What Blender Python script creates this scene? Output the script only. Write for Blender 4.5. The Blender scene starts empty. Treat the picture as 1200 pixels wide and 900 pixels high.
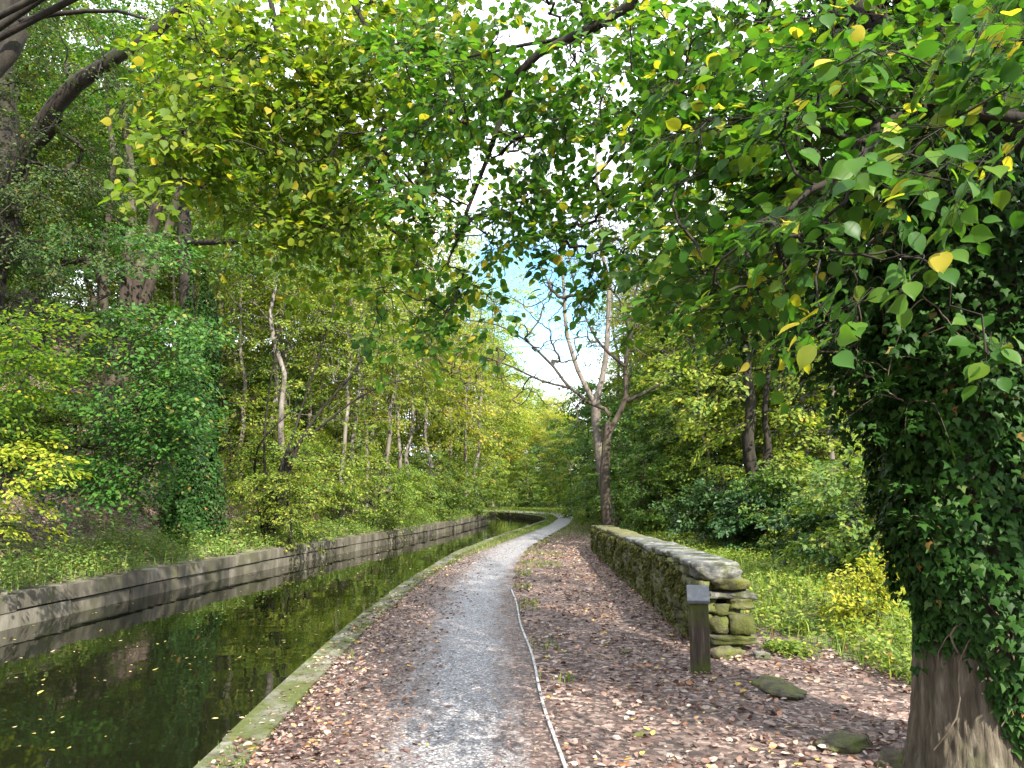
import bpy, math
import numpy as np
from math import radians, sin, cos, pi

S = bpy.context.scene
COL = S.collection
# ------------------------------------------------------------------ camera, sky, sun, exposure
FPX = 867.0; PITCH = math.atan(125 / FPX); CAMZ = 1.6
cam = bpy.data.objects.new('camera', bpy.data.cameras.new('camera')); COL.objects.link(cam)
cam.location = (0, 0, CAMZ); cam.rotation_euler = (pi / 2 + PITCH, 0, 0)
cam.data.sensor_width = 36; cam.data.lens = 36 * FPX / 1200; cam.data.clip_end = 2000; cam.data.clip_start = .05
S.camera = cam
SUN_EL, SUN_AZ = radians(38), radians(152)      # azimuth from +Y (view direction) clockwise
w = bpy.data.worlds.new('World'); S.world = w; w.use_nodes = True
nt = w.node_tree; N = nt.nodes; L = nt.links; N.clear()
out = N.new('ShaderNodeOutputWorld'); bg = N.new('ShaderNodeBackground'); bg.inputs[1].default_value = .13
sky = N.new('ShaderNodeTexSky'); sky.sky_type = 'NISHITA'; sky.sun_disc = False
sky.sun_elevation = SUN_EL; sky.sun_rotation = SUN_AZ; sky.air_density = 1.2; sky.dust_density = .4; sky.ozone_density = 1.6
tc = N.new('ShaderNodeTexCoord'); nz = N.new('ShaderNodeTexNoise'); nz.inputs['Scale'].default_value = 2.6
nz.inputs['Detail'].default_value = 7; nz.inputs['Roughness'].default_value = .55
L.new(tc.outputs['Generated'], nz.inputs['Vector'])
dp = N.new('ShaderNodeVectorMath'); dp.operation = 'DOT_PRODUCT'; dp.inputs[1].default_value = (.035, .955, .235)
nrm = N.new('ShaderNodeVectorMath'); nrm.operation = 'NORMALIZE'; L.new(tc.outputs['Generated'], nrm.inputs[0]); L.new(nrm.outputs[0], dp.inputs[0])
mr = N.new('ShaderNodeMapRange'); mr.inputs[1].default_value = .965; mr.inputs[2].default_value = 1.0; mr.inputs[3].default_value = .30; mr.inputs[4].default_value = -.30
L.new(dp.outputs['Value'], mr.inputs[0])
ad = N.new('ShaderNodeMath'); L.new(nz.outputs[0], ad.inputs[0]); L.new(mr.outputs[0], ad.inputs[1])
cr = N.new('ShaderNodeMapRange'); cr.interpolation_type = 'SMOOTHSTEP'; cr.inputs[1].default_value = .42; cr.inputs[2].default_value = .68
L.new(ad.outputs[0], cr.inputs[0])
mx = N.new('ShaderNodeMix'); mx.data_type = 'RGBA'; L.new(cr.outputs[0], mx.inputs[0]); hs = N.new('ShaderNodeHueSaturation'); hs.inputs['Saturation'].default_value = 1.35; L.new(sky.outputs[0], hs.inputs['Color']); L.new(hs.outputs[0], mx.inputs[6]); mx.inputs[7].default_value = (6.5, 6.9, 7.6, 1)
L.new(mx.outputs[2], bg.inputs[0]); L.new(bg.outputs[0], out.inputs[0])
sd = bpy.data.lights.new('sun', 'SUN'); sd.energy = 4.4; sd.angle = radians(.6); sd.color = (1, .93, .80)
sun = bpy.data.objects.new('sun', sd); COL.objects.link(sun)
sun.rotation_euler = (pi / 2 - SUN_EL, 0, -SUN_AZ + pi)
S.view_settings.view_transform = 'Standard'; S.view_settings.look = 'None'; S.view_settings.gamma = 1
S.view_settings.use_curve_mapping = False; S.view_settings.exposure = 1.95
S.render.engine = 'CYCLES'
S.cycles.max_bounces = 9; S.cycles.diffuse_bounces = 5; S.cycles.glossy_bounces = 3; S.cycles.transmission_bounces = 6
S.cycles.use_denoising = True; S.cycles.sample_clamp_indirect = 6

# ------------------------------------------------------------------ pixel <-> world
def ray(px, py):
    u = (px - 600) / FPX; v = (450 - py) / FPX
    return np.array([u, cos(PITCH) - v * sin(PITCH), sin(PITCH) + v * cos(PITCH)])
def W(px, py, d):
    r = ray(px, py); return np.array([0, 0, CAMZ]) + r * (d / r[1])
def G(px, py, z=0.0):
    r = ray(px, py); return np.array([0, 0, CAMZ]) + r * ((z - CAMZ) / r[2])

K_PX = [(237, 900), (300, 833), (333, 803), (367, 773), (400, 741), (433, 715), (483, 678), (533, 648), (587, 627), (633, 612)]
K = np.array([(-2.0, -8), (-1.9, 0)] + [tuple(G(*p)[:2]) for p in K_PX] + [(1.95, 43), (1.85, 45.5), (1.4, 48.5), (.4, 52), (-1.0, 55.5), (-4, 59), (-9, 61.5), (-40, 66)])
L_PX = [(0, 739), (100, 716), (200, 692), (300, 670), (400, 649), (480, 633), (530, 622), (570, 612)]
WZ = -.28
LL = np.array([(-7.4, -8), (-7.2, 5)] + [tuple(G(p[0], p[1], WZ)[:2]) for p in L_PX] + [(-1.5, 46.5), (-3, 50), (-6, 53), (-12, 55), (-40, 58)])
E = np.array([(6.5, -8), (5.6, 3), (4.6, 4.8), (3.35, 6.3), (2.95, 9.5), (3.0, 20), (5.0, 30), (8, 45), (14, 70)])
def resample(P, step):
    d = np.r_[0, np.cumsum(np.linalg.norm(np.diff(P, axis=0), axis=1))]
    n = max(2, int(d[-1] / step)); s = np.linspace(0, d[-1], n)
    Q = np.stack([np.interp(s, d, P[:, i]) for i in range(P.shape[1])], 1)
    for _ in range(3): Q[1:-1] = (Q[:-2] + 2 * Q[1:-1] + Q[2:]) / 4
    return Q
Ks = resample(K, .5); Ls = resample(LL, .5)
xK = lambda y: np.interp(y, Ks[:, 1], Ks[:, 0]); xL = lambda y: np.interp(y, Ls[:, 1], Ls[:, 0]); xE = lambda y: np.interp(y, E[:, 1], E[:, 0])
def hash_noise(x, y, s=1.0, seed=0):
    x = np.asarray(x) * s; y = np.asarray(y) * s
    return (np.sin(x * 1.7 + seed + 1.3 * np.sin(y * 1.1 + seed)) + np.sin(y * 2.3 - seed * 2 + 1.7 * np.sin(x * .9)) + np.sin((x + y) * 3.1 + seed) * .5) / 2.5
def polydist(x, y, P):
    x = np.asarray(x, float); y = np.asarray(y, float); d = np.full(x.shape, 1e9)
    for a, b in zip(P[:-1], P[1:]):
        v = b - a; t = np.clip(((x - a[0]) * v[0] + (y - a[1]) * v[1]) / (v @ v), 0, 1)
        d = np.minimum(d, (x - a[0] - t * v[0]) ** 2 + (y - a[1] - t * v[1]) ** 2)
    return np.sqrt(d)
def H(x, y):
    x = np.asarray(x, float); y = np.asarray(y, float)
    l, k, e = xL(y), xK(y), xE(y)
    a = np.where(x < l, polydist(x, y, LL), 0)
    bank = .13 + .16 * np.minimum(a, 1.6) + .60 * np.clip(a - 1.6, 0, 26) + .25 * np.clip(a - 27.6, 0, 40)
    bank = bank + np.clip(a - .6, 0, 2) * .09 * hash_noise(x, y, .9, 2) + np.clip(a - 3, 0, 6) * .1 * hash_noise(x, y, .35, 5)
    b = np.clip(x - e, 0, None)
    sw = np.interp(y, [6, 9, 13, 18], [1.0, 1.5, 2.6, 3.6])
    right = .22 * np.clip(b / .8, 0, 1) * np.clip((y - 7) / 3, 0, 1) - .035 * np.minimum(b, sw) - .48 * np.clip(b - sw, 0, 20) + .35 * np.clip(b - 40, 0, 60)
    right = right + np.clip(b, 0, 2) * .06 * hash_noise(x, y, .8, 3)
    right = right + .07 * np.clip(y - 75, 0, 90)
    flat = -.012 + .012 * hash_noise(x, y, 2.0, 1)
    z = np.where(x < l - .17, bank, np.where(x < k + .14, -1.0, right + flat))
    return z

# ------------------------------------------------------------------ helpers
def tag(o, label=None, cat=None, group=None, kind=None):
    if label: o['label'] = label
    if cat: o['category'] = cat
    if group: o['group'] = group
    if kind: o['kind'] = kind
    return o
def empty(name, loc, label=None, cat=None, group=None):
    o = bpy.data.objects.new(name, None); COL.objects.link(o); o.location = [float(v) for v in loc]; o.empty_display_size = .2
    return tag(o, label, cat, group)
class MB:
    def __init__(s): s.v = []; s.q = []; s.t = []; s.n = 0; s.uv = None
    def add(s, v, q=None, t=None):
        v = np.asarray(v, np.float32).reshape(-1, 3)
        if q is not None and len(q): s.q.append(np.asarray(q, np.int64).reshape(-1, 4) + s.n)
        if t is not None and len(t): s.t.append(np.asarray(t, np.int64).reshape(-1, 3) + s.n)
        s.v.append(v); s.n += len(v); return s
    def build(s, name, mat, parent=None, off=(0, 0, 0), smooth=True, attr=None):
        v = np.concatenate(s.v) - np.asarray(off, np.float32)
        q = np.concatenate(s.q) if s.q else np.zeros((0, 4), np.int64); t = np.concatenate(s.t) if s.t else np.zeros((0, 3), np.int64)
        me = bpy.data.meshes.new(name); me.vertices.add(len(v)); me.vertices.foreach_set('co', v.astype(np.float32).ravel())
        lv = np.r_[q.ravel(), t.ravel()]; me.loops.add(len(lv)); me.loops.foreach_set('vertex_index', lv.astype(np.int32))
        st = np.r_[np.arange(len(q)) * 4, len(q) * 4 + np.arange(len(t)) * 3]
        me.polygons.add(len(st)); me.polygons.foreach_set('loop_start', st.astype(np.int32))
        me.polygons.foreach_set('use_smooth', np.full(len(st), smooth))
        if attr:
            for k, a in attr.items():
                at = me.attributes.new(k, 'FLOAT', 'POINT'); at.data.foreach_set('value', np.asarray(a, np.float32))
        me.update(calc_edges=True); me.validate()
        me.materials.append(mat)
        o = bpy.data.objects.new(name, me); COL.objects.link(o)
        if parent: o.parent = parent
        return o
def unit(v): return v / np.maximum(np.linalg.norm(v, axis=-1, keepdims=True), 1e-9)
def tubes(mb, P, R, m=5, cap=False):
    """P (N,k,3) polylines, R (N,k) radii"""
    P = np.asarray(P, float); R = np.asarray(R, float)
    if P.ndim == 2: P = P[None]; R = R[None]
    n, k, _ = P.shape
    if n == 0: return
    T = unit(np.gradient(P, axis=1)); mean = unit(T.mean(1))
    ref = np.where(np.abs(mean[:, 2:3]) < .8, np.array([[0, 0, 1.]]), np.array([[1., .2, 0]]))[:, None, :]
    U = unit(np.cross(T, ref)); V = np.cross(T, U)
    a = np.arange(m) * 2 * pi / m
    v = P[:, :, None, :] + R[:, :, None, None] * (np.cos(a)[None, None, :, None] * U[:, :, None, :] + np.sin(a)[None, None, :, None] * V[:, :, None, :])
    i = np.arange(n)[:, None, None] * k * m; j = np.arange(k - 1)[None, :, None] * m; c = np.arange(m)[None, None, :]; c2 = (c + 1) % m
    q = np.stack([i + j + c, i + j + c2, i + j + m + c2, i + j + m + c], -1)
    mb.add(v, q=q)
def smooth_line(P, k=12):
    P = np.asarray(P, float); t = np.linspace(0, len(P) - 1, k); o = []
    for x in t:
        i = min(int(x), len(P) - 2); f = x - i
        p0, p1, p2, p3 = P[max(i - 1, 0)], P[i], P[i + 1], P[min(i + 2, len(P) - 1)]
        o.append(.5 * ((2 * p1) + (-p0 + p2) * f + (2 * p0 - 5 * p1 + 4 * p2 - p3) * f * f + (-p0 + 3 * p1 - 3 * p2 + p3) * f ** 3))
    return np.array(o)

LEAF6 = (np.array([(0, 0, 0), (.30, .27, .05), (.68, .25, .03), (1, 0, -.06), (.68, -.25, .03), (.30, -.27, .05)]), np.array([(0, 3, 2), (0, 2, 1), (0, 4, 3), (0, 5, 4)]))
LEAF4 = (np.array([(0, 0, 0), (.45, .30, .07), (1, 0, -.04), (.45, -.30, .07)]), np.array([(0, 2, 1), (0, 3, 2)]))
_b = [(0, 0, 0), (.26, 0, .0), (.52, 0, -.02), (.78, 0, -.08), (1.05, 0, -.18)]
_s = [(.05, .20, .07), (.24, .37, .085), (.42, .41, .08), (.60, .365, .05), (.76, .25, .01), (.91, .08, -.10)]
LEAF17 = (np.array(_b + _s + [(x, -y, z) for x, y, z in _s]),
          np.array([(0, 1, 5), (1, 6, 5), (1, 2, 6), (2, 7, 6), (2, 8, 7), (2, 3, 8), (3, 9, 8), (3, 4, 10), (3, 10, 9)] +
                   [(0, 11, 1), (1, 11, 12), (1, 12, 2), (2, 12, 13), (2, 13, 14), (2, 14, 3), (3, 14, 15), (3, 16, 4), (3, 15, 16)]))
IVY = (np.array([(0, 0, 0), (-.12, .26, .02), (.22, .50, -.04), (.42, .24, .06), (1, 0, -.08), (.42, -.24, .06), (.22, -.50, -.04), (-.12, -.26, .02), (.3, 0, .08)]),
       np.array([(8, 0, 7), (8, 7, 6), (8, 6, 5), (8, 5, 4), (8, 4, 3), (8, 3, 2), (8, 2, 1), (8, 1, 0)]))
CURL = (np.array([(0, 0, .02), (.3, .26, .14), (.7, .22, .10), (1, 0, .12), (.7, -.22, .16), (.3, -.26, .10), (.5, 0, 0)]), np.array([(6, 0, 5), (6, 5, 4), (6, 4, 3), (6, 3, 2), (6, 2, 1), (6, 1, 0)]))
def leaves(mb, p, d, nr, size, tpl=LEAF6, narrow=1.0):
    tv, tf = tpl; p = np.asarray(p); n = len(p)
    if n == 0: return
    X = unit(d); Z = unit(nr - (nr * X).sum(1, keepdims=True) * X); Y = np.cross(Z, X)
    s = np.broadcast_to(np.asarray(size, float), (n,))[:, None, None]
    v = p[:, None, :] + s * (tv[None, :, 0:1] * X[:, None] + narrow * tv[None, :, 1:2] * Y[:, None] + tv[None, :, 2:3] * Z[:, None])
    f = tf[None] + (np.arange(n) * len(tv))[:, None, None]
    mb.add(v, t=f)
def sprays(rng, lf, tw, A, D, Ls_, n, size, tpl=LEAF6, droop=.25, spread=.5, tilt=.35, twr=.004, lean=.6, jit=.05, facing=None, petiole=0):
    """flat leafy sprays: A (N,3) start points, D (N,3) directions"""
    m = len(A)
    if m == 0: return
    D = unit(D); Len = Ls_ * rng.uniform(.7, 1.25, (m, 1))
    up = unit(np.array([[0, 0, 1.]]) + rng.normal(0, tilt, (m, 3)))
    sd_ = unit(np.cross(D, up)); up = np.cross(sd_, D)
    t = rng.uniform(.0, 1, (m, n)); sg = rng.choice([-1, 1], (m, n)); wd = rng.uniform(0, 1, (m, n)) * spread * (1.05 - .75 * t)
    l3 = Len[:, :, None]
    pos = A[:, None] + D[:, None] * l3 * t[..., None] + sd_[:, None] * (sg * wd)[..., None] * l3 + rng.normal(0, jit, (m, n, 3)) * l3
    pos[..., 2] -= droop * Len * (t ** 2 + wd ** 2)
    dr = D[:, None] * .6 + sd_[:, None] * (sg * lean)[..., None] + np.array([0, 0, -.28]) + rng.normal(0, .22, (m, n, 3))
    nr_ = up[:, None] + rng.normal(0, .33, (m, n, 3))
    if petiole:
        ax = A[:, None] + D[:, None] * l3 * np.clip(t - .15, 0, 1)[..., None]; ax[..., 2] -= droop * Len * np.clip(t - .15, 0, 1) ** 2
        PP = np.stack([ax, ax * .45 + pos * .55 + [0, 0, .006], pos], 2).reshape(-1, 3, 3); tubes(tw, PP, np.broadcast_to(np.array([1.3, 1, .8]) * petiole, (len(PP), 3)), 3)
    leaves(lf, pos.reshape(-1, 3), dr.reshape(-1, 3), nr_.reshape(-1, 3), size * rng.uniform(.6, 1.2, m * n), tpl)
    if tw is not None:
        tt = np.linspace(0, 1, 4)[None, :, None]
        P = A[:, None] + D[:, None] * l3 * tt; P[..., 2] -= droop * Len * (tt[..., 0] ** 2)
        tubes(tw, P, np.broadcast_to(np.array([1, .8, .6, .3]) * twr, (m, 4)), 3)
def grow(rng, trunks, att, tipr=.006, start=.3, power=.46, wob=.05, k=6, trunk_frac=.75, lift=.25):
    """branches from the trunk lines to every attractor; returns paths (N,k,3), radii (N,k), end directions"""
    att = np.asarray(att); pos = np.zeros((len(att) * k + 4000, 3)); par = np.full(len(pos), -1); mxr = np.full(len(pos), 9.); tdir = np.zeros_like(pos); n = 0
    for P, R in trunks:
        s0 = int(len(P) * start); dd = unit(np.gradient(P, axis=0))
        for i in range(s0, len(P) - 1):
            for f in (0, .5):
                pos[n] = P[i] * (1 - f) + P[i + 1] * f; mxr[n] = R[i] * trunk_frac; tdir[n] = dd[i]; n += 1
    nt_ = n; T0 = pos[:nt_]
    dist = np.array([np.min(np.linalg.norm(T0 - a, axis=1)) for a in att]); order = np.argsort(dist)
    paths = []; ids = []; A = att[order]
    for a in A:
        dv = a - pos[:n]; ds = np.linalg.norm(dv, axis=1)
        cost = ds * (1.0 - .25 * (dv * tdir[:n]).sum(1) / np.maximum(ds, .01)) + .3 * np.maximum(0, -dv[:, 2])
        i = int(np.argmin(cost)); Ld = ds[i]; p0 = pos[i]
        c = p0 + tdir[i] * Ld * .38 + np.array([0, 0, lift * .3]) * Ld
        t = np.linspace(0, 1, k)[:, None]
        P = (1 - t) ** 2 * p0 + 2 * t * (1 - t) * c + t * t * a
        P[1:-1] += rng.normal(0, wob, (k - 2, 3)) * Ld
        dd = unit(np.gradient(P, axis=0)); prev = i; idl = []
        for j in range(1, k):
            pos[n] = P[j]; par[n] = prev; tdir[n] = dd[j]; prev = n; idl.append(n); n += 1
        paths.append(P); ids.append(idl)
    cnt = np.zeros(n)
    for idl in ids: cnt[idl[-1]] += 1
    for i in range(n - 1, nt_ - 1, -1):
        if par[i] >= 0: cnt[par[i]] += cnt[i]
    r = tipr * np.maximum(cnt, 1) ** power
    R = np.array([[r[idl[0]] * 1.05] + [r[j] for j in idl] for idl in ids])
    for x, idl in enumerate(ids): R[x] = np.minimum(R[x], mxr[par[idl[0]]] if par[idl[0]] < nt_ else 9)
    P = np.array(paths); ends = unit(P[:, -1] - P[:, -3])
    return P, R, A, ends
def trunk_line(rng, pts, r0, r1, k=14, flare=1.5, wob=.02):
    P = smooth_line(pts, k); Ln = np.linalg.norm(P[-1] - P[0]); P[1:-1] += rng.normal(0, wob, (k - 2, 3)) * Ln / k
    t = np.linspace(0, 1, k); R = r0 + (r1 - r0) * t ** .8
    R = R * (1 + (flare - 1) * np.exp(-t * Ln / .35)); return P, R
def blob(rng, c, r, n, shell=.35):
    v = unit(rng.normal(0, 1, (n, 3))); q = rng.uniform(shell ** 3, 1, (n, 1)) ** (1 / 3.)
    f = 1 + .22 * hash_noise(v[:, 0] * 3, v[:, 1] * 3 + v[:, 2] * 2, 1, c[0])[:, None]
    return np.asarray(c) + v * q * f * np.asarray(r)
def blob_px(rng, *specs):
    o = []
    for cx, cy, rx, ry, d0, d1, n in specs:
        a = rng.uniform(0, 2 * pi, n); q = np.sqrt(rng.uniform(0, 1, n)); d = rng.uniform(d0, d1, n)
        o += [W(cx + rx * q[i] * cos(a[i]), cy + ry * q[i] * sin(a[i]), d[i]) for i in range(n)]
    return np.array(o)
def copy_tree(src, loc, rz=0, sc=1.0, label=None, group=None, cat=None):
    c = src.copy(); COL.objects.link(c); c.location = [float(v) for v in loc]; c.rotation_euler = (0, 0, rz); c.scale = (sc, sc, sc * 1.0)
    tag(c, label, cat, group)
    for ch in src.children:
        d = ch.copy(); COL.objects.link(d); d.parent = c
    return c

# ------------------------------------------------------------------ materials
def new_mat(name):
    m = bpy.data.materials.new(name); m.use_nodes = True; n = m.node_tree.nodes; n.clear(); return m, n, m.node_tree.links
def ramp(n, stops, interp='LINEAR'):
    r = n.new('ShaderNodeValToRGB'); e = r.color_ramp.elements; r.color_ramp.interpolation = interp
    while len(e) > 1: e.remove(e[0])
    e[0].position = stops[0][0]; e[0].color = (*stops[0][1], 1)
    for p, c in stops[1:]:
        x = e.new(p); x.color = (*c, 1)
    return r
def noise(n, l, scale, detail=4, rough=.55, vec=None, w=None):
    t = n.new('ShaderNodeTexNoise'); t.inputs['Scale'].default_value = scale; t.inputs['Detail'].default_value = detail; t.inputs['Roughness'].default_value = rough
    if vec is not None: l.new(vec, t.inputs['Vector'])
    return t
def leaf_mat(name, stops, trans=.38, rough=.5, spec=.16, tint=(1.2, 1.3, .45)):
    m, n, l = new_mat(name); o = n.new('ShaderNodeOutputMaterial'); g = n.new('ShaderNodeNewGeometry')
    r = ramp(n, stops); l.new(g.outputs['Random Per Island'], r.inputs[0])
    oi = n.new('ShaderNodeObjectInfo'); hs = n.new('ShaderNodeHueSaturation')
    v1 = n.new('ShaderNodeMapRange'); v1.inputs[3].default_value = .485; v1.inputs[4].default_value = .515; l.new(oi.outputs['Random'], v1.inputs[0]); l.new(v1.outputs[0], hs.inputs['Hue'])
    l.new(r.outputs[0], hs.inputs['Color'])
    p = n.new('ShaderNodeBsdfPrincipled'); l.new(hs.outputs[0], p.inputs['Base Color']); p.inputs['Roughness'].default_value = rough; p.inputs['Specular IOR Level'].default_value = spec
    tr = n.new('ShaderNodeBsdfTranslucent'); mu = n.new('ShaderNodeMix'); mu.data_type = 'RGBA'; mu.blend_type = 'MULTIPLY'; mu.inputs[0].default_value = 1
    l.new(hs.outputs[0], mu.inputs[6]); mu.inputs[7].default_value = (*tint, 1); l.new(mu.outputs[2], tr.inputs[0])
    ms = n.new('ShaderNodeMixShader'); ms.inputs[0].default_value = trans; l.new(p.outputs[0], ms.inputs[1]); l.new(tr.outputs[0], ms.inputs[2]); l.new(ms.outputs[0], o.inputs[0])
    return m
def noise_mat(name, stops, scale=6, detail=6, rough=.85, bump=.3, bscale=None, stretch=(1, 1, 1), spec=.25, second=None, rand=0, dist=.02):
    """second = (stops colour, scale, lo, hi): patches of another colour (moss, lichen)"""
    m, n, l = new_mat(name); o = n.new('ShaderNodeOutputMaterial'); p = n.new('ShaderNodeBsdfPrincipled'); l.new(p.outputs[0], o.inputs[0])
    tc = n.new('ShaderNodeTexCoord'); mp = n.new('ShaderNodeMapping'); mp.inputs['Scale'].default_value = stretch; l.new(tc.outputs['Object'], mp.inputs[0])
    a = noise(n, l, scale, detail, .62, mp.outputs[0]); r = ramp(n, stops); fac = a.outputs[0]
    if rand:
        g = n.new('ShaderNodeNewGeometry'); mm = n.new('ShaderNodeMath'); mm.operation = 'MULTIPLY_ADD'; mm.inputs[1].default_value = rand; l.new(g.outputs['Random Per Island'], mm.inputs[0])
        sb = n.new('ShaderNodeMath'); sb.operation = 'SUBTRACT'; sb.inputs[1].default_value = rand / 2; l.new(a.outputs[0], sb.inputs[0]); l.new(sb.outputs[0], mm.inputs[2]); fac = mm.outputs[0]
    l.new(fac, r.inputs[0]); col = r.outputs[0]
    for sec in (second or []):
        c2, sc2, lo, hi = sec; b = noise(n, l, sc2, 6, .65, tc.outputs['Object']); mr = n.new('ShaderNodeMapRange'); mr.inputs[1].default_value = lo; mr.inputs[2].default_value = hi; l.new(b.outputs[0], mr.inputs[0])
        mx = n.new('ShaderNodeMix'); mx.data_type = 'RGBA'; l.new(mr.outputs[0], mx.inputs[0]); l.new(col, mx.inputs[6]); mx.inputs[7].default_value = (*c2, 1); col = mx.outputs[2]
    l.new(col, p.inputs['Base Color']); p.inputs['Roughness'].default_value = rough; p.inputs['Specular IOR Level'].default_value = spec
    bn = noise(n, l, bscale or scale * 2.5, 8, .65, mp.outputs[0]); bu = n.new('ShaderNodeBump'); bu.inputs['Strength'].default_value = bump; bu.inputs['Distance'].default_value = dist
    l.new(bn.outputs[0], bu.inputs['Height']); l.new(bu.outputs[0], p.inputs['Normal'])
    return m
G1, G2 = (.055, .115, .012), (.10, .17, .018)
M = {}
M['lime'] = leaf_mat('lime_leaf', [(0, (.035, .095, .018)), (.45, (.055, .13, .02)), (.8, (.085, .16, .02)), (.93, (.13, .19, .02)), (.96, (.32, .30, .03)), (1, (.42, .33, .05))], .56, .42, .22)
M['hazel'] = leaf_mat('beech_leaf', [(0, (.065, .135, .016)), (.5, (.105, .18, .02)), (.84, (.145, .21, .022)), (.93, (.25, .28, .03)), (1, (.40, .34, .04))], .62, .5, .16)
M['dark_beech'] = leaf_mat('dark_beech_leaf', [(0, (.03, .082, .014)), (.6, (.055, .125, .02)), (.95, (.09, .16, .025)), (1, (.22, .17, .03))], .35, .45, .2)
M['yew'] = leaf_mat('yew_needle', [(0, (.022, .045, .014)), (.6, (.04, .075, .018)), (.95, (.07, .09, .02)), (1, (.13, .075, .03))], .25, .6, .2)
M['ivy'] = leaf_mat('ivy_leaf', [(0, (.009, .028, .005)), (.6, (.019, .052, .009)), (.95, (.034, .078, .014)), (.985, (.06, .10, .03)), (1, (.20, .09, .03))], .15, .5, .09)
M['green'] = leaf_mat('woodland_leaf', [(0, (.06, .115, .03)), (.5, (.09, .16, .035)), (.85, (.13, .19, .035)), (1, (.26, .25, .04))], .45)
M['bluegreen'] = leaf_mat('broad_leaf', [(0, (.055, .125, .035)), (.6, (.09, .175, .05)), (1, (.15, .21, .05))], .45)
M['yellowgreen'] = leaf_mat('turning_leaf', [(0, (.09, .155, .03)), (.45, (.145, .215, .04)), (.8, (.21, .265, .045)), (1, (.38, .34, .06))], .5)
M['yellow'] = leaf_mat('yellow_leaf', [(0, (.16, .22, .035)), (.5, (.27, .31, .05)), (.85, (.40, .37, .06)), (1, (.40, .23, .07))], .5)
M['lemon'] = leaf_mat('lemon_leaf', [(0, (.15, .21, .02)), (.6, (.28, .31, .03)), (1, (.40, .36, .05))], .45)
M['olive'] = leaf_mat('sparse_leaf', [(0, (.10, .125, .05)), (.6, (.16, .17, .06)), (1, (.25, .22, .07))], .4)
M['laurel'] = leaf_mat('laurel_leaf', [(0, (.016, .048, .016)), (.7, (.03, .075, .022)), (1, (.055, .10, .03))], .2, .42, .2)
M['herb'] = leaf_mat('herb_leaf', [(0, (.07, .13, .025)), (.5, (.12, .19, .03)), (.8, (.19, .25, .04)), (.95, (.28, .30, .06)), (1, (.30, .18, .07))], .38)
M['bankherb'] = leaf_mat('bank_herb_leaf', [(0, (.085, .145, .035)), (.5, (.14, .215, .05)), (.8, (.20, .27, .065)), (.93, (.26, .27, .07)), (1, (.24, .14, .06))], .35)
M['grass'] = leaf_mat('grass_blade', [(0, (.06, .10, .018)), (.6, (.11, .175, .028)), (1, (.26, .28, .06))], .4)
M['litter'] = leaf_mat('dead_leaf', [(0, (.04, .022, .017)), (.30, (.095, .052, .040)), (.52, (.165, .105, .08)), (.70, (.22, .16, .13)), (.88, (.34, .28, .24)), (.93, (.32, .13, .05)), (.97, (.30, .19, .10)), (1, (.5, .38, .06))], .12, .55, .35, (1.1, .9, .7))
M['moss'] = leaf_mat('hanging_moss', [(0, (.03, .035, .012)), (.5, (.065, .075, .02)), (.85, (.11, .115, .03)), (1, (.16, .13, .06))], .2, .8, .08)
M['floating'] = leaf_mat('floating_leaf', [(0, (.14, .12, .03)), (.5, (.30, .26, .07)), (.8, (.42, .36, .22)), (1, (.22, .11, .05))], .05, .5, .3, (1, 1, .8))
M['bark'] = noise_mat('brown_bark', [(.3, (.018, .013, .010)), (.55, (.046, .036, .027)), (.75, (.095, .08, .062))], 7, 7, .9, .9, 14, (1, 1, .22), second=[((.045, .06, .018), 1.3, .55, .75)], dist=.03)
M['darkbark'] = noise_mat('dark_bark', [(.3, (.009, .0075, .006)), (.6, (.024, .02, .015)), (.8, (.048, .042, .032))], 8, 6, .9, .8, 16, (1, 1, .25), second=[((.03, .042, .012), 1.6, .55, .75)], dist=.02)
M['palebark'] = noise_mat('pale_bark', [(.3, (.05, .043, .036)), (.5, (.12, .105, .09)), (.75, (.24, .22, .195))], 4, 7, .85, .5, 12, (1, 1, .5), second=[((.10, .11, .06), 1.1, .52, .7)], dist=.015)
M['greybark'] = noise_mat('grey_ridged_bark', [(.28, (.035, .028, .02)), (.5, (.085, .072, .052)), (.72, (.17, .15, .115))], 24, 8, .95, 1.0, 30, (1, 1, .10), second=[((.07, .085, .03), 1.7, .5, .72)], dist=.035)
M['pinkbark'] = noise_mat('smooth_bark', [(.3, (.07, .06, .05)), (.55, (.135, .115, .098)), (.75, (.22, .195, .17))], 5, 6, .85, .5, 15, (1, 1, .4), second=[((.09, .10, .045), 2.0, .55, .75)], dist=.012)
M['vine'] = noise_mat('dry_vine_stem', [(.3, (.06, .045, .032)), (.7, (.15, .12, .09))], 9, 4, .9, .4)
M['stone'] = noise_mat('mossy_stone', [(.28, (.025, .024, .02)), (.5, (.075, .072, .058)), (.72, (.17, .165, .14))], 5, 8, .92, .8, 16, rand=.18, second=[((.055, .062, .014), 2.1, .40, .58), ((.13, .125, .03), 7, .62, .75)], dist=.03)
M['wallmoss'] = noise_mat('moss_streaked_rubble', [(.28, (.03, .03, .02)), (.5, (.085, .085, .045)), (.72, (.20, .19, .14))], 9, 8, .95, 1.0, 22, (1, 1, .45), rand=.16, second=[((.075, .085, .018), 3.4, .42, .62), ((.022, .022, .014), 5, .58, .72)], dist=.03)
M['coping'] = noise_mat('lichened_slab', [(.28, (.045, .045, .04)), (.5, (.13, .13, .12)), (.72, (.29, .29, .275))], 9, 8, .85, .9, 24, rand=.15, second=[((.05, .055, .022), 3.2, .46, .60), ((.03, .03, .024), 8, .60, .72)], dist=.03)
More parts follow.
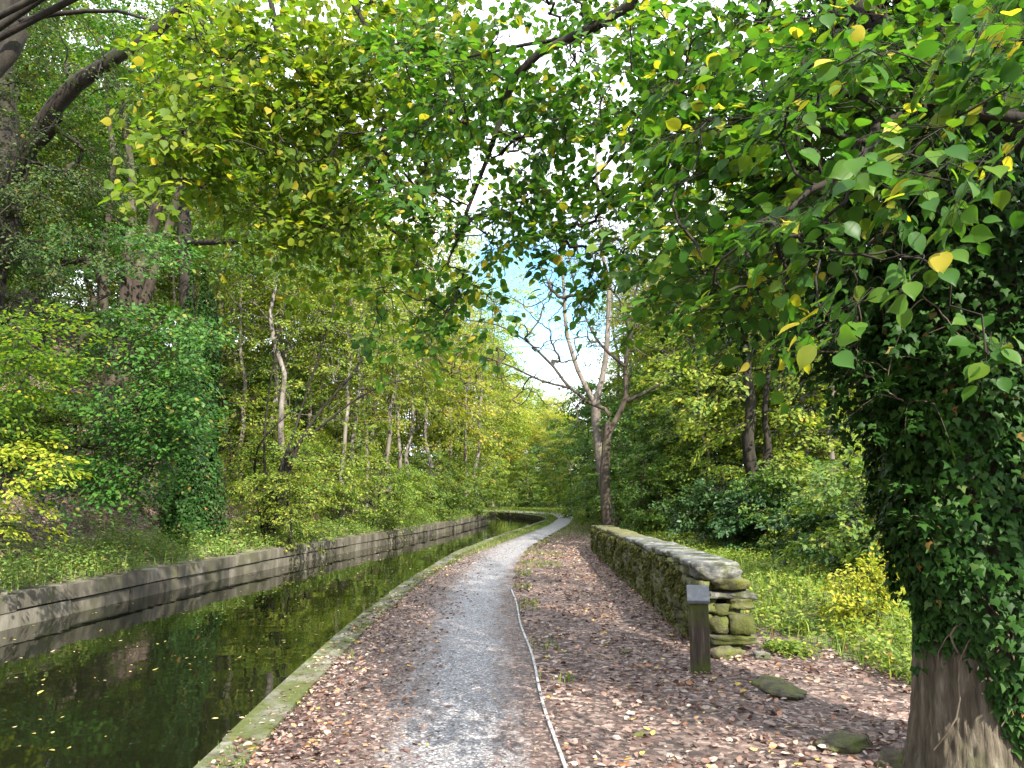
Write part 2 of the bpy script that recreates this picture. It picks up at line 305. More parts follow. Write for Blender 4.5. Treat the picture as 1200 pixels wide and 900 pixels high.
M['copingmoss'] = noise_mat('mossy_slab', [(.28, (.04, .036, .025)), (.5, (.085, .08, .05)), (.72, (.18, .16, .11))], 8, 8, .9, .9, 24, rand=.15, second=[((.09, .095, .022), 3.2, .42, .60)], dist=.03)
M['mossrock'] = noise_mat('moss_covered_rock', [(.3, (.03, .024, .017)), (.5, (.075, .064, .043)), (.72, (.16, .145, .11))], 9, 8, .95, 1.0, 26, second=[((.075, .088, .02), 5.0, .42, .60), ((.045, .028, .02), 11, .58, .70)], dist=.03)
M['kerb'] = noise_mat('mossy_kerb', [(.3, (.05, .048, .035)), (.52, (.14, .135, .11)), (.75, (.32, .31, .28))], 6, 8, .94, .9, 24, rand=.1, second=[((.062, .075, .018), 2.2, .40, .56), ((.04, .032, .022), 7, .55, .68), ((.11, .12, .03), 14, .58, .72)], dist=.03)
M['concrete'] = noise_mat('stained_concrete', [(.25, (.028, .025, .018)), (.5, (.085, .077, .06)), (.72, (.18, .165, .135))], 3.2, 8, .93, .6, 22, (1, 1, .35), rand=.22, second=[((.065, .065, .035), 1.4, .48, .66), ((.28, .26, .22), 6, .68, .8)], dist=.015)
M['post'] = noise_mat('weathered_oak', [(.3, (.02, .015, .012)), (.55, (.06, .046, .036)), (.75, (.15, .12, .098))], 26, 7, .9, 1.0, 50, (1, 1, .1), second=[((.05, .065, .012), 4.2, .44, .60), ((.13, .10, .08), 7, .60, .75)], dist=.012)
M['plate'] = noise_mat('slate_plate', [(.3, (.022, .025, .03)), (.55, (.055, .06, .068)), (.75, (.14, .15, .155))], 14, 5, .45, .25, 30, spec=.5, second=[((.10, .13, .10), 9, .6, .72)], dist=.004)
M['edging'] = noise_mat('weathered_edging', [(.3, (.12, .115, .11)), (.52, (.27, .27, .27)), (.75, (.46, .47, .49))], 11, 5, .7, .3, 30, spec=.4, dist=.005)

def ground_material():
    m, n, l = new_mat('woodland_soil'); o = n.new('ShaderNodeOutputMaterial'); p = n.new('ShaderNodeBsdfPrincipled'); l.new(p.outputs[0], o.inputs[0])
    tc = n.new('ShaderNodeTexCoord'); v = n.new('ShaderNodeTexVoronoi'); v.inputs['Scale'].default_value = 26; v.inputs['Randomness'].default_value = 1
    wn = noise(n, l, 12, 3, .5, tc.outputs['Object']); ma = n.new('ShaderNodeMix'); ma.data_type = 'RGBA'; ma.blend_type = 'ADD'; ma.inputs[0].default_value = .12
    l.new(tc.outputs['Object'], ma.inputs[6]); l.new(wn.outputs['Color'], ma.inputs[7]); l.new(ma.outputs[2], v.inputs['Vector'])
    sx = n.new('ShaderNodeSeparateColor'); l.new(v.outputs['Color'], sx.inputs[0])
    r = ramp(n, [(0, (.024, .015, .012)), (.35, (.06, .036, .029)), (.62, (.115, .07, .056)), (.85, (.20, .14, .115)), (1, (.30, .23, .195))]); l.new(sx.outputs[0], r.inputs[0])
    dn = noise(n, l, 1.3, 6, .6, tc.outputs['Object']); md = n.new('ShaderNodeMapRange'); md.inputs[1].default_value = .35; md.inputs[2].default_value = .65; md.inputs[3].default_value = .55; md.inputs[4].default_value = 1.15; l.new(dn.outputs[0], md.inputs[0])
    mu = n.new('ShaderNodeVectorMath'); mu.operation = 'SCALE'; l.new(r.outputs[0], mu.inputs[0]); l.new(md.outputs[0], mu.inputs['Scale'])
    at = n.new('ShaderNodeAttribute'); at.attribute_name = 'green'; gn = noise(n, l, 5, 6, .7, tc.outputs['Object'])
    s = n.new('ShaderNodeMath'); s.operation = 'ADD'; l.new(at.outputs['Fac'], s.inputs[0]); l.new(gn.outputs[0], s.inputs[1])
    mr = n.new('ShaderNodeMapRange'); mr.inputs[1].default_value = .95; mr.inputs[2].default_value = 1.15; l.new(s.outputs[0], mr.inputs[0])
    gr = ramp(n, [(.3, (.05, .085, .015)), (.7, (.12, .16, .03))]); gn2 = noise(n, l, 30, 4, .6, tc.outputs['Object']); l.new(gn2.outputs[0], gr.inputs[0])
    mx = n.new('ShaderNodeMix'); mx.data_type = 'RGBA'; l.new(mr.outputs[0], mx.inputs[0]); l.new(mu.outputs[0], mx.inputs[6]); l.new(gr.outputs[0], mx.inputs[7]); l.new(mx.outputs[2], p.inputs['Base Color'])
    p.inputs['Roughness'].default_value = .9; bn = noise(n, l, 45, 6, .7, tc.outputs['Object']); bu = n.new('ShaderNodeBump'); bu.inputs['Strength'].default_value = .8; bu.inputs['Distance'].default_value = .02; l.new(bn.outputs[0], bu.inputs['Height']); l.new(bu.outputs[0], p.inputs['Normal'])
    return m
def path_material():
    m, n, l = new_mat('wet_gravel'); o = n.new('ShaderNodeOutputMaterial'); p = n.new('ShaderNodeBsdfPrincipled'); l.new(p.outputs[0], o.inputs[0])
    tc = n.new('ShaderNodeTexCoord'); v = n.new('ShaderNodeTexVoronoi'); v.inputs['Scale'].default_value = 75; l.new(tc.outputs['Object'], v.inputs['Vector']); sx = n.new('ShaderNodeSeparateColor'); l.new(v.outputs['Color'], sx.inputs[0])
    grey = ramp(n, [(0, (.055, .052, .055)), (.45, (.12, .115, .122)), (.8, (.22, .215, .225)), (1, (.42, .41, .42))]); l.new(sx.outputs[0], grey.inputs[0])
    v2 = n.new('ShaderNodeTexVoronoi'); v2.inputs['Scale'].default_value = 42; wn = noise(n, l, 14, 3, .5, tc.outputs['Object']); ma = n.new('ShaderNodeMix'); ma.data_type = 'RGBA'; ma.blend_type = 'ADD'; ma.inputs[0].default_value = .1
    l.new(tc.outputs['Object'], ma.inputs[6]); l.new(wn.outputs['Color'], ma.inputs[7]); l.new(ma.outputs[2], v2.inputs['Vector']); s2 = n.new('ShaderNodeSeparateColor'); l.new(v2.outputs['Color'], s2.inputs[0])
    brown = ramp(n, [(0, (.02, .013, .011)), (.4, (.055, .033, .027)), (.75, (.10, .062, .05)), (.92, (.19, .14, .12)), (1, (.30, .23, .19))]); l.new(s2.outputs[0], brown.inputs[0])
    at = n.new('ShaderNodeAttribute'); at.attribute_name = 'worn'; mpg = n.new('ShaderNodeMapping'); mpg.inputs['Scale'].default_value = (2.6, .7, 1); l.new(tc.outputs['Object'], mpg.inputs[0])
    gn = noise(n, l, 2.4, 8, .72, mpg.outputs[0]); gm = n.new('ShaderNodeMath'); gm.operation = 'MULTIPLY'; gm.inputs[1].default_value = 1.3; l.new(gn.outputs[0], gm.inputs[0])
    s = n.new('ShaderNodeMath'); s.operation = 'ADD'; l.new(at.outputs['Fac'], s.inputs[0]); l.new(gm.outputs[0], s.inputs[1])
    mr = n.new('ShaderNodeMapRange'); mr.inputs[1].default_value = .95; mr.inputs[2].default_value = 1.45; l.new(s.outputs[0], mr.inputs[0])
    mx = n.new('ShaderNodeMix'); mx.data_type = 'RGBA'; l.new(mr.outputs[0], mx.inputs[0]); l.new(brown.outputs[0], mx.inputs[6]); l.new(grey.outputs[0], mx.inputs[7]); l.new(mx.outputs[2], p.inputs['Base Color'])
    p.inputs['Roughness'].default_value = .62; p.inputs['Specular IOR Level'].default_value = .45
    bn = noise(n, l, 60, 6, .7, tc.outputs['Object']); bu = n.new('ShaderNodeBump'); bu.inputs['Strength'].default_value = .9; bu.inputs['Distance'].default_value = .012; l.new(bn.outputs[0], bu.inputs['Height']); l.new(bu.outputs[0], p.inputs['Normal'])
    return m
def water_material():
    m, n, l = new_mat('canal_water'); o = n.new('ShaderNodeOutputMaterial'); p = n.new('ShaderNodeBsdfPrincipled'); l.new(p.outputs[0], o.inputs[0])
    p.inputs['Base Color'].default_value = (.005, .006, .0025, 1); p.inputs['Roughness'].default_value = .03; p.inputs['IOR'].default_value = 1.33; p.inputs['Specular IOR Level'].default_value = .75
    tc = n.new('ShaderNodeTexCoord'); b1 = noise(n, l, 1.1, 3, .5, tc.outputs['Object']); bu = n.new('ShaderNodeBump'); bu.inputs['Strength'].default_value = .12; bu.inputs['Distance'].default_value = .06; l.new(b1.outputs[0], bu.inputs['Height']); l.new(bu.outputs[0], p.inputs['Normal'])
    return m

# ------------------------------------------------------------------ ground, water, path
def axis(segs):
    o = []
    for a, b, st in segs: o += list(np.arange(a, b, st))
    return np.array(o + [segs[-1][1]])
gx = axis([(-150, -50, 10), (-50, -16, 1.5), (-16, -9, .5), (-9, 7, .13), (7, 16, .5), (16, 50, 2), (50, 160, 10)])
gy = axis([(-40, -4, 4), (-4, 2, .5), (2, 30, .3), (30, 64, .5), (64, 100, 3), (100, 280, 15)])
XX, YY = np.meshgrid(gx, gy); ZZ = H(XX, YY)
nx_, ny_ = len(gx), len(gy); i0 = np.arange(nx_ * ny_).reshape(ny_, nx_)
q = np.stack([i0[:-1, :-1], i0[:-1, 1:], i0[1:, 1:], i0[1:, :-1]], -1)
dk = XX - xK(YY); dl = xL(YY) - XX; de = XX - xE(YY)
far = np.clip((YY - 16) / 16, 0, 1)
green = np.where(dl > .1, np.where(dl < 2.2, .55, .22), 0) + np.where((dk > .1) & (dk < 1.0), .18 + .45 * far, 0) + np.where(de > 0, .6, 0) + np.where(YY > 58, .6, 0) + np.where((dk > 1) & (de < 0), .0 + .3 * np.clip((YY - 24) / 10, 0, 1), 0)
mb = MB(); mb.add(np.stack([XX, YY, ZZ], -1), q=q)
tag(mb.build('ground', ground_material(), attr={'green': green.ravel()}), kind='structure')
# water sheet
ys = np.concatenate([np.arange(-6, 66, .5)]); mb = MB()
wv = np.stack([np.stack([xL(ys) - .1, ys, np.full_like(ys, WZ)], 1), np.stack([xK(ys) + .1, ys, np.full_like(ys, WZ)], 1)], 1)
n_ = len(ys); a_ = np.arange(n_ - 1) * 2
mb.add(wv, q=np.stack([a_, a_ + 1, a_ + 3, a_ + 2], 1)); tag(mb.build('canal_water', water_material()), kind='structure')
# gravel path
PL_PX = [(283, 897), (367, 797), (405, 756), (440, 723), (492, 682), (530, 660), (560, 647), (600, 632), (640, 617), (652, 608)]
PR_PX = [(660, 900), (641, 840), (622, 770), (607, 720), (600, 692), (604, 665), (618, 643), (645, 627), (666, 615), (672, 607)]
PLw = resample(np.array([(-1.7, -5), (-1.6, 0)] + [tuple(G(*p)[:2]) for p in PL_PX] + [(2.5, 48), (1.2, 53), (-1, 57.5), (-5, 61.5), (-12, 64.5), (-30, 68)]), .35)
PRw = resample(np.array([(.5, -5), (.42, 0)] + [tuple(G(*p)[:2]) for p in PR_PX] + [(4.0, 48), (3.0, 54), (.6, 59.5), (-4, 63.5), (-12, 67), (-30, 71)]), .35)
na = 220; f_ = lambda P: np.stack([np.interp(np.linspace(0, 1, na), np.linspace(0, 1, len(P)), P[:, i]) for i in range(2)], 1)
# pair the two sides by y up to the bend
yy = np.r_[np.linspace(-5, 47, 170)]
left = np.stack([np.interp(yy, PLw[:, 1], PLw[:, 0]), yy], 1); right = np.stack([np.interp(yy, PRw[:, 1], PRw[:, 0]), yy], 1)
tl = np.linspace(0, 1, 40)[1:]
def tail(P):
    Q = P[P[:, 1] > 47]; s = np.linspace(0, 1, len(Q)); return np.stack([np.interp(tl, s, Q[:, i]) for i in range(2)], 1)
left = np.r_[left, tail(PLw)]; right = np.r_[right, tail(PRw)]
nu = 22; us = np.linspace(0, 1, nu); rng = np.random.default_rng(5)
sidx = np.arange(len(left)); wl = .05 * np.sin(sidx * .9) + .04 * np.sin(sidx * 2.3); wr = .03 * np.sin(sidx * 1.3 + 1)
pts = left[:, None] * (1 - us)[None, :, None] + right[:, None] * us[None, :, None]
pts[:, 0, 0] += wl; pts[:, -1, 0] += wr * (left[:, 1] > 12.5)
zz = .014 + .02 * np.sin(us * pi)[None] + 0 * pts[:, :, 0]
worn = (np.exp(-((us - .70) / .22) ** 2) * .66 + np.exp(-((us - .52) / .3) ** 2) * .30)[None] + np.clip((left[:, 1:2] - 9) / 14, 0, 1) * .55
mb = MB(); ii = np.arange(len(left) * nu).reshape(len(left), nu)
mb.add(np.concatenate([pts, zz[..., None]], -1), q=np.stack([ii[:-1, :-1], ii[:-1, 1:], ii[1:, 1:], ii[1:, :-1]], -1))
tag(mb.build('gravel_path', path_material(), attr={'worn': worn.ravel()}), kind='structure')

# ------------------------------------------------------------------ stones and walls
def stone_tpl(g=4, power=5.0):
    lin = np.linspace(-1, 1, g); v = []; f = []
    for ax in range(3):
        for sg in (-1, 1):
            b = len(v)
            for i in range(g):
                for j in range(g):
                    p = [0, 0, 0]; p[ax] = sg; p[(ax + 1) % 3] = lin[i]; p[(ax + 2) % 3] = lin[j] * sg; v.append(p)
            for i in range(g - 1):
                for j in range(g - 1): f.append((b + i * g + j, b + (i + 1) * g + j, b + (i + 1) * g + j + 1, b + i * g + j + 1))
    v = np.array(v, float); r = (np.abs(v) ** power).sum(1) ** (1 / power); v = v / r[:, None]
    # weld
    key = {}; idx = []; u = []
    for p in v:
        kk = tuple(np.round(p, 4))
        if kk not in key: key[kk] = len(u); u.append(p)
        idx.append(key[kk])
    return np.array(u), np.array([[idx[i] for i in t] for t in f])
ST = stone_tpl(5, 9.0); SLAB = stone_tpl(6, 16.0); STR = stone_tpl(6, 3.0)
def add_stone(mb, rng, c, half, ang=0, tilt=0, rough=.10, tpl=ST):
    v, f = tpl; ph = rng.uniform(0, 6, 6)
    nz = np.sin(v[:, 0] * 2.3 + ph[0]) * np.sin(v[:, 1] * 2.7 + ph[1]) + np.sin(v[:, 2] * 3.1 + ph[2]) * np.sin(v[:, 0] * 3.7 + ph[3]) + .5 * np.sin(v[:, 1] * 6 + v[:, 2] * 5 + ph[4])
    p = v * (1 + rough * nz[:, None]) * (1 + rng.uniform(-.06, .06, (1, 3))) * np.asarray(half)
    p = np.stack([p[:, 0], p[:, 1], p[:, 2] + tilt * p[:, 0]], 1); ca, sa = cos(ang), sin(ang)
    p = np.stack([p[:, 0] * ca - p[:, 1] * sa, p[:, 0] * sa + p[:, 1] * ca, p[:, 2]], 1)
    mb.add(p + np.asarray(c), q=f)
# right-hand stone wall (front face line, towards the path)
WA, WB = G(818, 757)[:2], G(695, 645)[:2]; WD = WB - WA; WLEN = np.linalg.norm(WD); WD = WD / WLEN; WN = np.array([WD[1], -WD[0]]); WANG = math.atan2(WD[1], WD[0])
rng = np.random.default_rng(11); wall = empty('stone_wall', (*WA, 0), 'long moss covered rubble stone wall with pale slab top beside the leafy path', 'wall')
body = MB(); wtop = lambda s: .86 - .016 * s
def box_mb(mb, corners):
    mb.add(corners, q=[(0, 3, 2, 1), (4, 5, 6, 7), (0, 1, 5, 4), (1, 2, 6, 5), (2, 3, 7, 6), (3, 0, 4, 7)])
def wpt(s, o, z): p = WA + WD * s + WN * o; return (p[0], p[1], z)
box_mb(body, [wpt(.45, .09, -.1), wpt(WLEN, .09, -.1), wpt(WLEN, .40, -.3), wpt(.45, .40, -.3), wpt(.45, .09, wtop(0) - .14), wpt(WLEN, .09, wtop(WLEN) - .13), wpt(WLEN, .40, wtop(WLEN) - .13), wpt(.45, .40, wtop(0) - .14)])
z = -.02
for crs in range(8):
    h = .108 * rng.uniform(.8, 1.2); s = .3
    while s < WLEN:
        ln = rng.uniform(.12, .40); hh = min(h, max(.03, wtop(s) - .10 - z))
        if z < wtop(s) - .12:
            for o in (.10 + rng.uniform(-.02, .02), .41):
                add_stone(body, rng, np.array(wpt(s + ln / 2, o, z + hh / 2 + rng.normal(0, .014))), (ln / 2 * 1.06, .13, hh / 2 * rng.uniform(.95, 1.4)), WANG + rng.normal(0, .04), rng.normal(0, .09), .11)
        s += ln
    z += h
body.build('masonry', M['wallmoss'], wall, (*WA, 0), smooth=True)
ms = MB(); nm = 26000; sm = rng.uniform(.25, WLEN, nm); zm = rng.uniform(0, 1, nm) ** .8 * (wtop(sm) - .08); kp = hash_noise(sm, zm * 2.2, 2.4, 3) + .6 * hash_noise(sm, zm, 7, 1) > .05; sm, zm = sm[kp], zm[kp]; nm = len(sm)
pm = np.stack([WA[0] + WD[0] * sm - WN[0] * .035, WA[1] + WD[1] * sm - WN[1] * .035, zm + .02], 1) + rng.normal(0, .012, (nm, 3))
leaves(ms, pm, np.stack([-WN[0] + rng.normal(0, .5, nm), -WN[1] + rng.normal(0, .5, nm), -1.6 + rng.normal(0, .4, nm)], 1), np.stack([-WN[0] + rng.normal(0, .4, nm), -WN[1] + rng.normal(0, .4, nm), .3 + rng.normal(0, .4, nm)], 1), rng.uniform(.02, .055, nm), LEAF4)
ms.build('moss', M['moss'], wall, (*WA, 0))
s = .02
while s < WLEN:
    ln = rng.uniform(.6, 1.15); hz = rng.uniform(.030, .045)
    c = MB(); add_stone(c, rng, np.zeros(3), (ln / 2 * .995, rng.uniform(.235, .265), hz), WANG + rng.normal(0, .018), rng.normal(0, .012), .022, SLAB)
    o = c.build('coping_stone', M['coping'] if s < 5.6 else M['copingmoss'], wall); o.location = (np.array(wpt(s + ln / 2, .25 + rng.normal(0, .014), wtop(s) - .045 + rng.normal(0, .008))) - np.array([*WA, 0])).tolist()
    s += ln
# broken end of the wall: individual stones
for s_, o_, z_, hf, ti, mt in [(.22, .24, .735, (.30, .25, .075), .02, 'coping'), (.02, .35, .625, (.20, .20, .055), -.10, 'copingmoss'), (.06, .33, .535, (.22, .24, .038), .06, 'coping'), (.12, .06, .57, (.2, .08, .09), 0, 'wallmoss'), (.05, .44, .455, (.22, .12, .05), .05, 'wallmoss'),
                               (.08, .30, .375, (.20, .15, .06), -.04, 'stone'), (.1, .09, .42, (.20, .10, .07), .02, 'wallmoss'), (-.01, .20, .235, (.15, .115, .095), .1, 'mossrock'), (-.03, .43, .225, (.16, .125, .10), -.12, 'stone'), (.1, .06, .22, (.18, .09, .12), 0, 'wallmoss'), (-.06, .32, .105, (.19, .24, .032), .05, 'stone'), (.06, .18, .05, (.2, .2, .05), 0, 'mossrock'), (-.06, .25, .0, (.17, .16, .07), .08, 'mossrock')]:
    c = MB(); add_stone(c, rng, np.zeros(3), hf, WANG + rng.normal(0, .12), ti, .13, STR if mt == 'mossrock' else ST)
    o = c.build('end_stone', M[mt], wall); o.location = (np.array(wpt(s_, o_, z_)) - np.array([*WA, 0])).tolist()

def sweep(mb, P, prof, closed=True, s0=0, gap=None):
    """loft a 2-D profile (offset to the right, z) along a plan line"""
    T = unit(np.gradient(P, axis=0)); Nn = np.stack([T[:, 1], -T[:, 0]], 1); k = len(prof)
    v = np.stack([np.concatenate([P + Nn * o, np.full((len(P), 1), z_)], 1) for o, z_ in prof], 1)
    i = np.arange(len(P) - 1)[:, None] * k; j = np.arange(k)[None]; j2 = (j + 1) % k
    mb.add(v, q=np.stack([i + j, i + j2, i + k + j2, i + k + j], -1))
    e = (len(P) - 1) * k
    if k == 4: mb.add(np.concatenate([v[0], v[-1]]), q=[(3, 2, 1, 0), (4, 5, 6, 7)])
def blocks(name, mat, parent, P, prof_fn, ln, rng, s0, s1, gap=.012, jit=.006):
    d = np.r_[0, np.cumsum(np.linalg.norm(np.diff(P, axis=0), axis=1))]; s = s0; mb = MB()
    while s < s1:
        l_ = ln * rng.uniform(.85, 1.15); t = np.linspace(s + gap / 2, min(s + l_, s1) - gap / 2, 4)
        Q = np.stack([np.interp(t, d, P[:, i]) for i in range(2)], 1); jj = rng.normal(0, jit, 2)
        sweep(mb, Q, [(o + jj[0], z_ + jj[1]) for o, z_ in prof_fn(s)]); s += l_
    return mb.build(name, mat, parent, smooth=False)
rng = np.random.default_rng(3)
kerb = empty('canal_kerb', (0, 0, 0), 'low mossy stone kerb along the canal side of the towpath', 'kerb')
dK = np.r_[0, np.cumsum(np.linalg.norm(np.diff(Ks, axis=0), axis=1))][-1]
blocks('kerb_top', M['kerb'], kerb, Ks, lambda s: [(.0, -.16), (.0, .035), (.27, .04), (.27, -.16)], 1.6, rng, 0, dK - 6)
blocks('kerb_face', M['concrete'], kerb, Ks, lambda s: [(.02, -.9), (.02, -.165), (.25, -.165), (.25, -.9)], 3.0, rng, 0, dK - 6, .004)
cw = empty('canal_wall', (0, 0, 0), 'weathered grey concrete block wall below the far canal bank', 'wall')
dL_ = np.r_[0, np.cumsum(np.linalg.norm(np.diff(Ls, axis=0), axis=1))][-1]
blocks('wall_coping', M['concrete'], cw, Ls, lambda s: [(-.36, -.05), (-.36, .175), (.025, .17), (.03, -.05)], 1.05, rng, 0, dL_ - 8, .022)
blocks('wall_face', M['concrete'], cw, Ls, lambda s: [(-.33, -.9), (-.33, -.07), (.0, -.07), (.01, -.9)], 1.7, rng, 0, dL_ - 8, .014)
# path edging strip
ed = resample(np.array([(.5, -3.), (.42, 0)] + [tuple(G(*p)[:2]) for p in PR_PX[:5]]), .3); mb = MB()
edz = np.stack([ed[:, 0] + .012 * np.sin(ed[:, 1] * 1.9), ed[:, 1]], 1)
sweep(mb, edz, [(-.010, -.06), (-.010, .032), (.010, .034), (.010, -.06)])
tag(mb.build('path_edging', M['edging'], smooth=False), 'thin pale weathered edging strip along the right side of the gravel path', 'edging')
# post
pb = G(821, 785); post = empty('wooden_post', pb, 'short square weathered post with a sloping dark top plate at the wall end', 'post')
def post_mb():
    m = MB(); a, b = .088, .075; zf, zb = .60, .70
    lv = []
    for z0, k_ in ((-.2, 1), (.2, 1), (.45, .985)): lv.append([(-a * k_, -b, z0), (a * k_, -b, z0), (a * k_, b, z0), (-a * k_, b, z0)])
    lv.append([(-a * .98, -b, zf), (a * .98, -b, zf), (a * .98, b, zb), (-a * .98, b, zb)])
    v = np.array(lv).reshape(-1, 3); q = []
    for i in range(3):
        for j in range(4): q.append((i * 4 + j, i * 4 + (j + 1) % 4, i * 4 + 4 + (j + 1) % 4, i * 4 + 4 + j))
    q.append((12, 13, 14, 15)); m.add(v, q=q); return m
post_o = post_mb().build('shaft', M['post'], post, smooth=False)
bv = post_o.modifiers.new('bevel', 'BEVEL'); bv.width = .008; bv.segments = 2; bv.limit_method = 'ANGLE'
m_ = MB(); a, b = .100, .092
box_mb(m_, [(-a, -b - .01, .588), (a, -b - .01, .588), (a, b, .706), (-a, b, .706), (-a, -b - .01, .618), (a, -b - .01, .618), (a, b, .736), (-a, b, .736)])
pl_o = m_.build('top_plate', M['plate'], post, smooth=False); bv = pl_o.modifiers.new('bevel', 'BEVEL'); bv.width = .006; bv.segments = 2
post.rotation_euler = (0, 0, radians(-12))
# loose rocks
for px, py, hf, lab in [(912, 806, (.28, .16, .032), 'broad flat mossy rock half buried in leaves right of the post'), (988, 872, (.18, .12, .04), 'mossy rock in the leaves just left of the ivy tree base'),
                        (733, 762, (.09, .05, .02), 'small dark mossy stone among leaves left of the post'), (748, 858, (.05, .04, .02), 'smallest mossy lump in the leaves near the path edging'), (893, 768, (.10, .08, .035), 'pale flat stone by the plant tuft behind the post'),
                        (902, 757, (.07, .06, .055), 'pale white stone standing beside the plant tuft'), (1062, 893, (.16, .12, .06), 'mossy stone against the front of the ivy tree base'), (850, 768, (.15, .11, .075), 'rounded mossy stone fallen at the foot of the wall end')]:
    c = MB(); add_stone(c, rng, np.zeros(3), hf, rng.uniform(0, 3), 0, .19, STR); p = G(px, py)
    o = c.build('mossy_rock' if 'pale' not in lab else 'pale_stone', M['mossrock'] if 'pale' not in lab else M['coping']); o.location = (p[0], p[1], H(p[0], p[1]) + hf[2] * .22); tag(o, lab, 'rock', 'loose rocks beside the path')

# ------------------------------------------------------------------ tree builders
def build_tree(name, label, cat, loc, trunks, att, leafmat, bark, rng, spray=(.6, 40, .10), tpl=LEAF6, tipr=.006, start=.3, m=8, group=None, lift=.25, droop=.25, power=.46, branchmat=None, facing=None, dirmix=.5, tilt=.35, leaf_frac=1.0, twr=None, spread=.5, wob=.05, out_bias=.8):
    root = empty(name, loc, label, cat, group)
    tm = MB()
    for P, R in trunks: tubes(tm, P, R, m)
    bm_ = tm; lf = MB()
    P, R, A, ends = grow(rng, trunks, att, tipr, start, lift=lift, power=power, wob=wob)
    tubes(bm_, P, R, 5)
    if spray:
        c = np.mean([t[0].mean(0) for t in trunks], axis=0)
        o_ = A - c; o_[:, 2] *= .25
        D = unit(ends * dirmix + unit(o_) * out_bias + rng.normal(0, .35, A.shape)); D[:, 2] = D[:, 2] * .5 - .1
        sel = rng.uniform(0, 1, len(A)) < leaf_frac
        sprays(rng, lf, bm_, A[sel] - unit(D[sel]) * spray[0] * .3, D[sel], spray[0], spray[1], spray[2], tpl, droop, tilt=tilt, twr=twr or tipr * .6, spread=spread)
    bm_.build('trunk', M[bark], root, loc)
    if spray: lf.build('crown', M[leafmat], root, loc)
    return root
def archetype(name, h, cr, seed, leafmat, bark, n=200, spray=(.95, 72, .15), r=.16, base=.25, bend=.6, tpl=LEAF4, lean=(0, 0), **kw):
    rng = np.random.default_rng(seed); top = np.array([lean[0] + rng.normal(0, bend * .5), lean[1] + rng.normal(0, bend * .5), h * .96])
    tr = trunk_line(rng, [(0, 0, -.6), (lean[0] * .2, lean[1] * .2, h * .25), (top[0] * .5 + rng.normal(0, bend * .3), top[1] * .5, h * .55), tuple(top)], r, .02, 14, 1.5, .09)
    cz = h * (1 + base) / 2; parts = [blob(rng, (top[0] * .6, top[1] * .6, cz), (cr, cr, h * (1 - base) / 2), int(n * .6), .3)]
    for i in range(5):
        a = rng.uniform(0, 2 * pi); zc = rng.uniform(h * (base + .12), h * .85); f = cr * rng.uniform(.45, .8)
        parts.append(blob(rng, (cos(a) * f + top[0] * zc / h, sin(a) * f + top[1] * zc / h, zc), (cr * .45, cr * .45, h * .11), int(n * .09), .1))
    return build_tree(name, None, 'tree', (0, 0, 0), [tr], np.concatenate(parts), leafmat, bark, rng, spray, tpl, start=.22, **kw)

# ---- copied woodland trees: one built of each kind, then copies
KINDS = {
    'green': archetype('woodland_tree', 11, 3.3, 21, 'green', 'bark', 300, base=.12),
    'tall': archetype('tall_woodland_tree', 16, 3.6, 22, 'green', 'pinkbark', 330, base=.30, r=.2),
    'yg': archetype('turning_tree', 11, 3.2, 23, 'yellowgreen', 'palebark', 290, base=.10, r=.13),
    'yellow': archetype('yellow_tree', 12, 3.0, 24, 'yellow', 'palebark', 270, base=.10, r=.13),
    'blue': archetype('broadleaf_tree', 9, 3.4, 25, 'bluegreen', 'bark', 270, spray=(1.0, 48, .21), base=.03, r=.15),
    'airy': archetype('slender_tree', 13, 2.7, 31, 'yellowgreen', 'pinkbark', 190, spray=(.9, 46, .125), base=.26, r=.12, lean=(.7, -.2)),
    'goldairy': archetype('slender_golden_tree', 14, 2.8, 32, 'yellow', 'palebark', 190, spray=(.9, 46, .13), base=.2, r=.12, lean=(.9, -.3)),
    'pale': archetype('pale_trunked_tree', 14, 2.2, 26, 'yellowgreen', 'palebark', 130, spray=(.8, 44, .13), base=.45, r=.14, lean=(1.8, 0)),
    'shrub': archetype('woodland_shrub', 3.4, 1.8, 27, 'green', 'bark', 190, spray=(.55, 46, .11), base=.0, r=.05),
    'yshrub': archetype('turning_shrub', 3.2, 1.8, 28, 'yellowgreen', 'darkbark', 170, spray=(.55, 44, .10), base=.0, r=.05),
    'laurel': archetype('laurel_bush', 2.6, 1.7, 29, 'laurel', 'darkbark', 220, spray=(.5, 48, .13), base=.0, r=.05),
    'olive': archetype('sparse_tree', 15, 2.6, 30, 'olive', 'palebark', 140, spray=(.8, 34, .10), base=.3, r=.15),
}
used = set()
def place(kind, px, d, sc=1.0, label=None, group=None, rz=None, x=None, sink=.0, cat='tree'):
    X = (px - 600) / FPX * d if x is None else x
    loc = (X, d, float(H(X, d)) - sink)
    rz_ = (hash((px, d)) % 628) / 100 if rz is None else rz
    if kind not in used:
        used.add(kind); o = KINDS[kind]; o.location = loc; o.rotation_euler = (0, 0, rz_); o.scale = (sc,) * 3; tag(o, label, cat, group); return o
    return copy_tree(KINDS[kind], loc, rz_, sc, label, group, cat)
GL = 'trees on the left bank slope'; GR = 'trees beyond the wall on the right'; GF = 'trees around the far bend'
